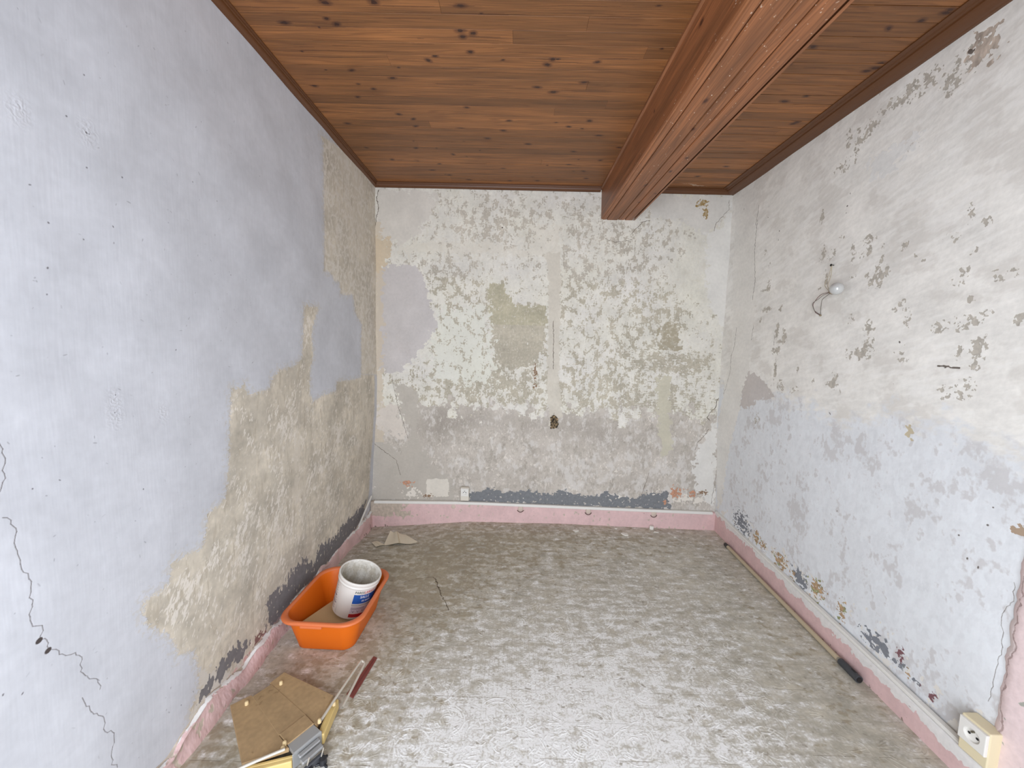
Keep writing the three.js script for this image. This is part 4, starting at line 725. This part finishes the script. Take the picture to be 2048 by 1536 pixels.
{
  const t = thing('storage_tub', 'orange plastic tub on the floor against the left wall holding a bucket and paper', 'tub', [-0.857, 0, -1.832]);
  t.rotation.y = -0.03;
  const orange = phys({ color: '#d96812', roughness: 0.48, specularIntensity: 0.6 }), rimM = phys({ color: '#d57343', roughness: 0.5 });
  const H = 0.175, ring = (f, y, inset) => rr4(lerp(0.135, 0.178, f) - inset, lerp(0.17, 0.212, f) - inset, lerp(0.05, 0.085, f)).map(([x, z]) => [x, y, z]);
  const R = [ring(0, 0.004, 0.012), ring(0, 0.0, 0.006), ring(0.02, 0.004, 0)];
  for (let k = 1; k <= 8; k++) R.push(ring(k / 8, lerp(0.004, H - 0.012, k / 8), 0));
  const inner = []; for (let k = 8; k >= 0; k--) inner.push(ring(k / 8, lerp(0.009, H - 0.012, k / 8), 0.004)); inner.push(ring(0, 0.007, 0.016));
  part('shell', loft([...R, ...inner], [0, R.length + inner.length - 1]), orange, t);
  const lip = [], N0 = 10;                                      // rolled rim, dipped at the middle of both short sides for the grips
  for (let k = 0; k <= N0; k++) { const a = k / N0 * Math.PI * 1.5 - Math.PI * 0.25; lip.push(rr4(0.178 + 0.007 - 0.011 * Math.cos(a), 0.212 + 0.007 - 0.011 * Math.cos(a), 0.088, 10).map(([x, z]) => [x, H - 0.012 + 0.009 * Math.sin(a) + (Math.abs(z) > 0.2 && Math.abs(x + 0.02) < 0.06 ? -0.011 * smooth(0.06, 0.045, Math.abs(x + 0.02)) : 0), z])); }
  part('rim', loft(lip), rimM, t, 'paler rolled rim');
  for (const s of [1, -1]) { const g = rbox(0.1, 0.012, 0.022, 0.004, [-0.02, H - 0.02, s * 0.222]); part('grip', g, rimM, t); }
}
{
  const paper = std({ color: '#c9ad82', roughness: 0.9 }), paper2 = std({ color: '#d2b88d', roughness: 0.9 });
  const fold = (name, label, C, dy, mat, edge) => {
    const t = thing(name, label, 'cardboard sheet', [-0.857, 0.02, -1.832], undefined);
    const f = (u, v) => { const p = C.map((c) => c); const x = lerp(lerp(p[0][0], p[1][0], u), lerp(p[3][0], p[2][0], u), v), z = lerp(lerp(p[0][2], p[1][2], u), lerp(p[3][2], p[2][2], u), v), y = lerp(lerp(p[0][1], p[1][1], u), lerp(p[3][1], p[2][1], u), v) + dy * Math.sin(u * Math.PI) * Math.sin(v * Math.PI * 0.9); return [x + 0.857, y - 0.02, z + 1.832]; };
    const a = sheet(14, 14, f), b = sheet(14, 14, (u, v) => { const q = f(1 - u, v); return [q[0], q[1] - 0.0025, q[2]]; });
    part('sheet', mergeGeometries([a, b]), mat, t);
    part('edge', tube([f(0, 0), f(0.5, 0), f(1, 0)], 0.0016, 16, 6), edge, t);
  };
  fold('cardboard_sheet', 'upper tan cardboard sheet lying under the bucket in the orange tub', [[-0.99, 0.092, -1.72], [-0.76, 0.03, -1.665], [-0.745, 0.016, -1.80], [-0.95, 0.035, -1.97]], -0.004, paper, paper2);
  fold('cardboard_sheet', 'lower tan cardboard sheet whose corner peeps out beneath another in the orange tub', [[-0.985, 0.078, -1.695], [-0.8, 0.02, -1.675], [-0.77, 0.011, -1.78], [-0.96, 0.024, -1.9]], -0.003, paper2, paper);
}
{
  const B = new THREE.Vector3(-0.838, 0.038, -1.91), T = new THREE.Vector3(-0.779, 0.237, -1.91), axis = T.clone().sub(B), H = axis.length();
  const t = thing('paint_bucket', 'open white plaster bucket with a blue and red label leaning in the orange tub', 'bucket', B.toArray());
  t.quaternion.setFromUnitVectors(new THREE.Vector3(0, 1, 0), axis.normalize());
  const white = phys({ color: '#dedad2', roughness: 0.42 }), r0 = 0.0915, r1 = 0.103;
  const L = (P, n = 48) => new THREE.LatheGeometry(P.map((p) => new THREE.Vector2(...p)), n);
  part('body', L([[0, 0], [r0 - 0.004, 0], [r0, 0.003], [r0, 0.008], [r0 - 0.002, 0.009], [r0 + 0.003, 0.06], [r1 - 0.003, H - 0.03], [r1 - 0.001, H - 0.012]]), white, t);
  part('rim', L([[r1 - 0.003, H - 0.034], [r1 + 0.002, H - 0.032], [r1 + 0.0025, H - 0.026], [r1 - 0.0005, H - 0.024], [r1 - 0.0005, H - 0.018], [r1 + 0.0035, H - 0.016], [r1 + 0.004, H - 0.004], [r1 + 0.002, H], [r1 - 0.003, H], [r1 - 0.005, H - 0.004]]), white, t);
  const crust = surface([0, 1, 0, 1], 512, 256, (x, y, px) => { const n = N(T0, x, y, 0.08, 0.12), m = N(T1, x, y, 0.03); set(px, [214, 208, 197]); gain(px, 1 + m * 0.02); px[3] = 0.5 + m * 0.05; if (n > 0.5) { mix(px, [190, 180, 162], 0.55); px[3] += 0.12; } if (n < -1.1) mix(px, [232, 229, 222], 0.6); if (N(T2, x, y, 0.05) > 1.3) mix(px, [168, 154, 130], 0.5); });
  const lin = L([[0, 0.004], [r0 - 0.006, 0.004], [r0 - 0.003, 0.01], [r1 - 0.005, H - 0.004]]);
  part('inner_crust', lin, std({ ...crust, bumpScale: 0.004, roughness: 0.95, side: THREE.DoubleSide }), t, 'plaster-crusted inside of the bucket');
  const can = document.createElement('canvas'); can.width = 768; can.height = 768;
  const g = can.getContext('2d'); g.fillStyle = '#e0dcd4'; g.fillRect(0, 0, 768, 768);
  g.font = 'bold 92px sans-serif'; g.textBaseline = 'alphabetic'; g.save(); g.scale(0.92, 1); g.fillStyle = '#1d3b35'; g.fillText('PAREX', 22, 96); const w = g.measureText('PAREX').width; g.fillStyle = '#c22a3a'; g.fillText('LANKO', 22 + w, 96); g.restore();
  g.fillStyle = '#1f56a5'; g.fillRect(14, 124, 740, 250); g.fillStyle = '#e4ecf6'; g.font = 'bold 96px sans-serif'; g.fillText('SALLE', 190, 222); g.font = 'bold 66px sans-serif'; g.fillText('DE BAIN', 260, 318);
  g.fillStyle = '#55565c'; for (let k = 0; k < 3; k++) g.fillRect(14, 392 + k * 20, k === 1 ? 610 : 700, 9);
  g.fillStyle = '#cfc4cc'; g.fillRect(14, 462, 740, 180);
  g.fillStyle = '#66606a'; for (let k = 0; k < 4; k++) g.fillRect(30, 476 + k * 18, 380, 7);
  g.strokeStyle = '#5b5560'; g.lineWidth = 9; for (const x of [70, 210, 350]) { g.beginPath(); g.moveTo(x, 560); g.lineTo(x + 44, 620); g.lineTo(x + 70, 565); g.stroke(); }
  g.fillStyle = '#b3242c'; g.fillRect(14, 660, 740, 96);
  const lt = new THREE.CanvasTexture(can); lt.colorSpace = THREE.SRGBColorSpace;
  const wrap = (a0, a1, y0, y1, dr) => toward(sheet(24, 2, (u, v) => { const a = lerp(a0, a1, u), y = lerp(y0, y1, v), r = lerp(r0 + 0.0002, r1 - 0.002, clamp((y - 0.009) / (H - 0.03))) + dr; return [r * Math.sin(a), y, r * Math.cos(a)]; }), [Math.sin((a0 + a1) / 2), 0, Math.cos((a0 + a1) / 2)]);
  part('label', wrap(0.2, 1.6, 0.012, H - 0.036, 0.0008), std({ map: lt, roughness: 0.5 }), t, 'printed label in blue, white and red');
  const c2 = document.createElement('canvas'); c2.width = 256; c2.height = 512; const h = c2.getContext('2d'); h.fillStyle = '#dedad2'; h.fillRect(0, 0, 256, 512); h.fillStyle = '#8d8a86';
  for (let k = 0; k < 22; k++) if (![8, 9, 15].includes(k)) h.fillRect(16, 16 + k * 22, 120 + ((k * 53) % 100), 9);
  h.fillStyle = '#77737a'; h.fillRect(30, 210, 160, 26); h.fillRect(40, 340, 180, 20);
  const st = new THREE.CanvasTexture(c2); st.colorSpace = THREE.SRGBColorSpace;
  part('back_print', wrap(-1.25, -0.6, 0.012, H - 0.045, 0.0008), std({ map: st, roughness: 0.5 }), t, 'small grey print on the side');
}

// ---------------------------------------------------------------- folding bench lying on the floor
{
  const t = thing('folding_bench', 'tan folding work bench lying flat on the floor with metal rods and clamp', 'work bench', [-0.675, 0, -1.186]);
  t.rotation.y = 56.1 * Math.PI / 180;
  const mdf = (a) => { const s = surface([0, 0.4, 0, 0.4], 256, 256, (x, y, px) => { const f = N(T0, x + a, y, 0.006), m = N(T1, x + a, y, 0.06); set(px, [166, 138, 101]); gain(px, 1 + f * 0.02 + m * 0.025); if (N(T0, x + a, y, 0.02) > 2.2) mix(px, [124, 98, 68], 0.5); px[3] = 0.5 + f * 0.03; }); return std({ ...s, bumpScale: 0.0006, roughness: 0.62 }); };
  const tan = mdf(0), tan2 = mdf(2), cream = std({ color: '#d9bd7c', roughness: 0.5 }), steel = std({ color: '#d2cabc', metalness: 0.3, roughness: 0.35 }), zinc = std({ color: '#a9a9a8', metalness: 0.45, roughness: 0.42 }), black = std({ color: '#26262a', roughness: 0.45 }), pegM = std({ color: '#dcc394', roughness: 0.5 });
  const slab = (P, h, top, mat, name, label) => {               // P [[a, b]] outline: a away along the bench, b across
    const s = new THREE.Shape(P.map(([a, b]) => new THREE.Vector2(b, a)));
    const g = new THREE.ExtrudeGeometry(s, { depth: h - 0.003, bevelEnabled: true, bevelSize: 0.0012, bevelThickness: 0.0015, bevelSegments: 2 });
    g.rotateX(-Math.PI / 2).translate(0, top - h + 0.0015, 0);
    return part(name, g, mat, t, label);
  };
  slab([[0.03, 0.0475], [0.094, 0.1475], [0.353, 0.09], [0.345, 0.034], [0.1, 0.0465]], 0.016, 0.07, tan, 'side_board', 'tan board with a cream peg');
  slab([[0.03, -0.0475], [0.1, -0.0465], [0.345, -0.034], [0.36, -0.096], [0.1, -0.156]], 0.016, 0.0705, tan, 'side_board', 'tan board with a cream peg');
  slab([[0.1, -0.0455], [0.1, 0.0455], [0.334, 0.033], [0.334, -0.033]], 0.016, 0.071, tan2, 'middle_board');
  slab([[0.042, -0.043], [0.042, 0.043], [0.096, 0.043], [0.096, -0.043]], 0.02, 0.0745, tan2, 'jaw_board');
  slab([[0.0, -0.045], [0.0, 0.045], [0.041, 0.043], [0.041, -0.043]], 0.012, 0.07, zinc, 'metal_plate');
  const bar = (a, b, w, y0, y1, m, name, label) => { const A = new THREE.Vector3(a[1], 0, -a[0]), B = new THREE.Vector3(b[1], 0, -b[0]), L = A.distanceTo(B), g = rbox(w, y1 - y0, L, 0.004); g.lookAt(B.clone().sub(A)); g.translate((A.x + B.x) / 2, (y0 + y1) / 2, (A.z + B.z) / 2); return part(name, g, m, t, label); };
  for (const s of [1, -1]) {
    bar([0.0, s * 0.05], [0.085, s * 0.158], 0.016, 0.012, 0.052, cream, 'rail', 'cream painted rail');
    bar([0.004, s * 0.04], [0.094, s * 0.15], 0.012, 0.0, 0.053, cream, 'rail');
    bar([0.11, s * 0.1], [0.33, s * 0.06], 0.03, 0.0, 0.053, cream, 'bearer');
    part('rod', tube([[s * 0.062, 0.084, -0.022], [s * 0.14, 0.082, -0.063], [s * 0.3, 0.07, -0.147], [s * 0.314, 0.066, -0.15], [s * 0.316, 0.062, -0.139], [s * 0.305, 0.062, -0.128], [s * 0.2, 0.064, -0.06], [s * 0.142, 0.066, -0.022]], 0.0048, 60, 10), steel, t, 'bent bright metal rod');
  }
  const peg = (a, b, y) => { const g = new THREE.LatheGeometry([[0, 0.014], [0.0045, 0.0135], [0.0062, 0.011], [0.0066, 0.0]].map((p) => new THREE.Vector2(...p)), 16); return part('peg', g.translate(b, y, -a), pegM, t); };
  peg(0.305, 0.056, 0.069); peg(0.316, -0.06, 0.0695); peg(0.031, 0.06, 0.07); peg(0.062, 0.133, 0.06); peg(0.037, -0.062, 0.07); peg(0.05, -0.05, 0.07);
  bar([0.0, -0.05], [0.0, 0.05], 0.004, 0.012, 0.066, zinc, 'bracket');
  for (const [a, y0, y1, w] of [[-0.012, 0.05, 0.058, 0.016], [-0.028, 0.036, 0.048, 0.02]]) bar([a, -0.036], [a, 0.036], w, y0, y1, zinc, 'clamp_jaw', 'grey metal clamp jaw');
  bar([-0.045, -0.035], [-0.045, 0.03], 0.012, 0.014, 0.034, std({ color: '#55565a', metalness: 0.5, roughness: 0.5 }), 'clamp_body');
  for (const [a, b] of [[-0.052, -0.024], [-0.06, 0.02]]) {
    const k = part('knob', new THREE.CylinderGeometry(0.011, 0.013, 0.018, 10).translate(b, 0.02, -a), black, t, 'black clamp knob');
    part('screw', new THREE.CylinderGeometry(0.0022, 0.0022, 0.05, 10).rotateX(0.35).translate(b, 0.045, -a - 0.004), steel, k);
    for (let q = 0; q < 3; q++) { const an = q * 2.1 + 0.5; part('wing', rbox(0.02, 0.008, 0.008, 0.003).rotateY(an).translate(b + 0.015 * Math.cos(an), 0.012, -a - 0.015 * Math.sin(an)), black, k); }
  }
}
{
  const t = thing('red_strip', 'dark red flat strip lying on the floor next to the metal rod of the bench', 'strip', [-0.62, 0, -1.52]);
  const s = new THREE.Shape([[-0.03, -0.085], [0.002, -0.1], [0.026, 0.1], [0.008, 0.108]].map((p) => new THREE.Vector2(...p)));
  part('strip', new THREE.ExtrudeGeometry(s, { depth: 0.003, bevelEnabled: true, bevelSize: 0.001, bevelThickness: 0.001, bevelSegments: 1 }).rotateX(-Math.PI / 2).translate(0, 0.001, 0), std({ color: '#7c4038', roughness: 0.7 }), t);
  part('ridge', rbox(0.004, 0.004, 0.18, 0.0015).rotateY(-0.16).translate(0.002, 0.005, 0), std({ color: '#6a332d', roughness: 0.7 }), t);
}

// ---------------------------------------------------------------- pole by the right skirting
{
  const A = new THREE.Vector3(1.588, 0.016, -2.735), B = new THREE.Vector3(1.54, 0.016, -1.66), C = new THREE.Vector3(1.536, 0.017, -1.565);
  const t = thing('extension_pole', 'long beige pole with a black grip lying along the pink skirting on the right', 'pole', [1.56, 0, -2.15]);
  const cyl = (a, b, r0, r1) => { const d = b.clone().sub(a), g = new THREE.CylinderGeometry(r1, r0, d.length(), 20); g.applyQuaternion(new THREE.Quaternion().setFromUnitVectors(new THREE.Vector3(0, 1, 0), d.clone().normalize())); const m = a.clone().add(b).multiplyScalar(0.5); return g.translate(m.x - 1.56, m.y, m.z + 2.15); };
  const p = (k) => A.clone().lerp(B, k), g = A.clone().lerp(C, 0);
  part('shaft', cyl(p(0.03), p(1.0), 0.0115, 0.0115), std({ color: '#b8a88c', roughness: 0.55 }), t);
  part('end_cap', cyl(g, p(0.035), 0.0125, 0.0145), std({ color: '#3b3936', roughness: 0.6 }), t, 'black end cap');
  part('collar', cyl(p(0.985), p(0.998), 0.013, 0.013), std({ color: '#8d8474', roughness: 0.5 }), t);
  const grip = part('grip', cyl(p(0.995), C, 0.0155, 0.0165), std({ color: '#3e4043', roughness: 0.6 }), t, 'black plastic grip');
  part('eyelet', cyl(C.clone().lerp(B, 0.42).add(new THREE.Vector3(0, 0.012, 0)), C.clone().lerp(B, 0.2).add(new THREE.Vector3(0, 0.012, 0)), 0.006, 0.006), M.dark, grip);
  part('end_plug', cyl(C.clone().lerp(B, 0.02), C.clone().lerp(B, -0.05), 0.012, 0.01), M.dark, grip);
}

// ---------------------------------------------------------------- scraps on the floor
{
  const card = std({ color: '#e6dcc6', roughness: 0.9, side: THREE.DoubleSide });
  const scrap = (label, P, lift, mat) => {                       // P outline corners [x, z]; crumpled sheet with folds
    const cx = P.reduce((s, p) => s + p[0], 0) / 4, cz = P.reduce((s, p) => s + p[1], 0) / 4, y0 = floorY(cx, cz);
    const t = thing('paper_scrap', label, 'paper scrap', [cx, y0, cz]);
    const f = (u, v) => { const x = lerp(lerp(P[0][0], P[1][0], u), lerp(P[3][0], P[2][0], u), v), z = lerp(lerp(P[0][1], P[1][1], u), lerp(P[3][1], P[2][1], u), v); return [x - cx, floorY(x, z) - y0 + 0.002 + lift(u, v), z - cz]; };
    const a = sheet(16, 16, f), b = sheet(16, 16, (u, v) => { const q = f(1 - u, v); return [q[0], q[1] - 0.0012, q[2]]; });
    part('sheet', mergeGeometries([a, b]), mat, t);
    const s = mergeGeometries([sheet(4, 8, (u, v) => { const q = f(0.44 + 0.05 * u, v); return [q[0], q[1] + 0.0008, q[2]]; })]);
    part('crease', s, std({ color: '#d3c5a8', roughness: 0.9, side: THREE.DoubleSide }), t);
  };
  scrap('larger crumpled beige paper lying on the floor in the back left corner', [[-0.925, -2.83], [-0.80, -2.80], [-0.665, -2.64], [-0.905, -2.62]], (u, v) => 0.02 * Math.exp(-(((u - 0.4) / 0.2) ** 2)) * (1 - 0.4 * v) + 0.09 * Math.max(0, 0.25 - u) * (1 - v) + 0.05 * Math.max(0, u - 0.8) * v + 0.008 * u * v, card);
  scrap('smaller flat beige paper scrap beside the crumpled one by the left skirting', [[-1.01, -2.67], [-0.97, -2.69], [-0.895, -2.62], [-0.95, -2.59]], (u, v) => 0.004 * Math.sin(u * 3) + 0.004 * v, card);
  const chipM = std({ color: '#e6e2d8', roughness: 0.9 });
  const chip = (x, z, w, d, h, label) => {
    const t = thing('plaster_chip', label, 'plaster chip', [x, floorY(x, z) - 0.001, z], 'plaster chips on the floor');
    const n = 7, P = []; for (let k = 0; k < n; k++) { const a = k / n * 6.283; P.push(new THREE.Vector2(w / 2 * Math.cos(a) * range(0.7, 1.1), d / 2 * Math.sin(a) * range(0.7, 1.1))); }
    part('flake', new THREE.ExtrudeGeometry(new THREE.Shape(P), { depth: h, bevelEnabled: true, bevelSize: 0.001, bevelThickness: 0.001, bevelSegments: 1 }).rotateX(-Math.PI / 2).rotateZ(range(-0.1, 0.1)).translate(0, 0.0025, 0), chipM, t);
  };
  chip(0.507, -2.872, 0.055, 0.035, 0.003, 'thin white plaster chip lying farthest left on the bare floor before the back skirting');
  chip(0.879, -2.845, 0.06, 0.05, 0.005, 'largest irregular white plaster chip on the floor in front of the back skirting');
  chip(1.117, -2.95, 0.035, 0.03, 0.025, 'upright white plaster lump standing against the back skirting');
  chip(1.138, -2.90, 0.04, 0.018, 0.003, 'narrow white plaster chip just in front of the upright lump');
  chip(1.259, -2.835, 0.022, 0.018, 0.003, 'small white plaster chip nearest the far end of the pole');
  chip(0.83, -2.93, 0.02, 0.015, 0.003, 'tiny white plaster chip between the largest chip and the back skirting');
}

renderer.render(scene, camera);
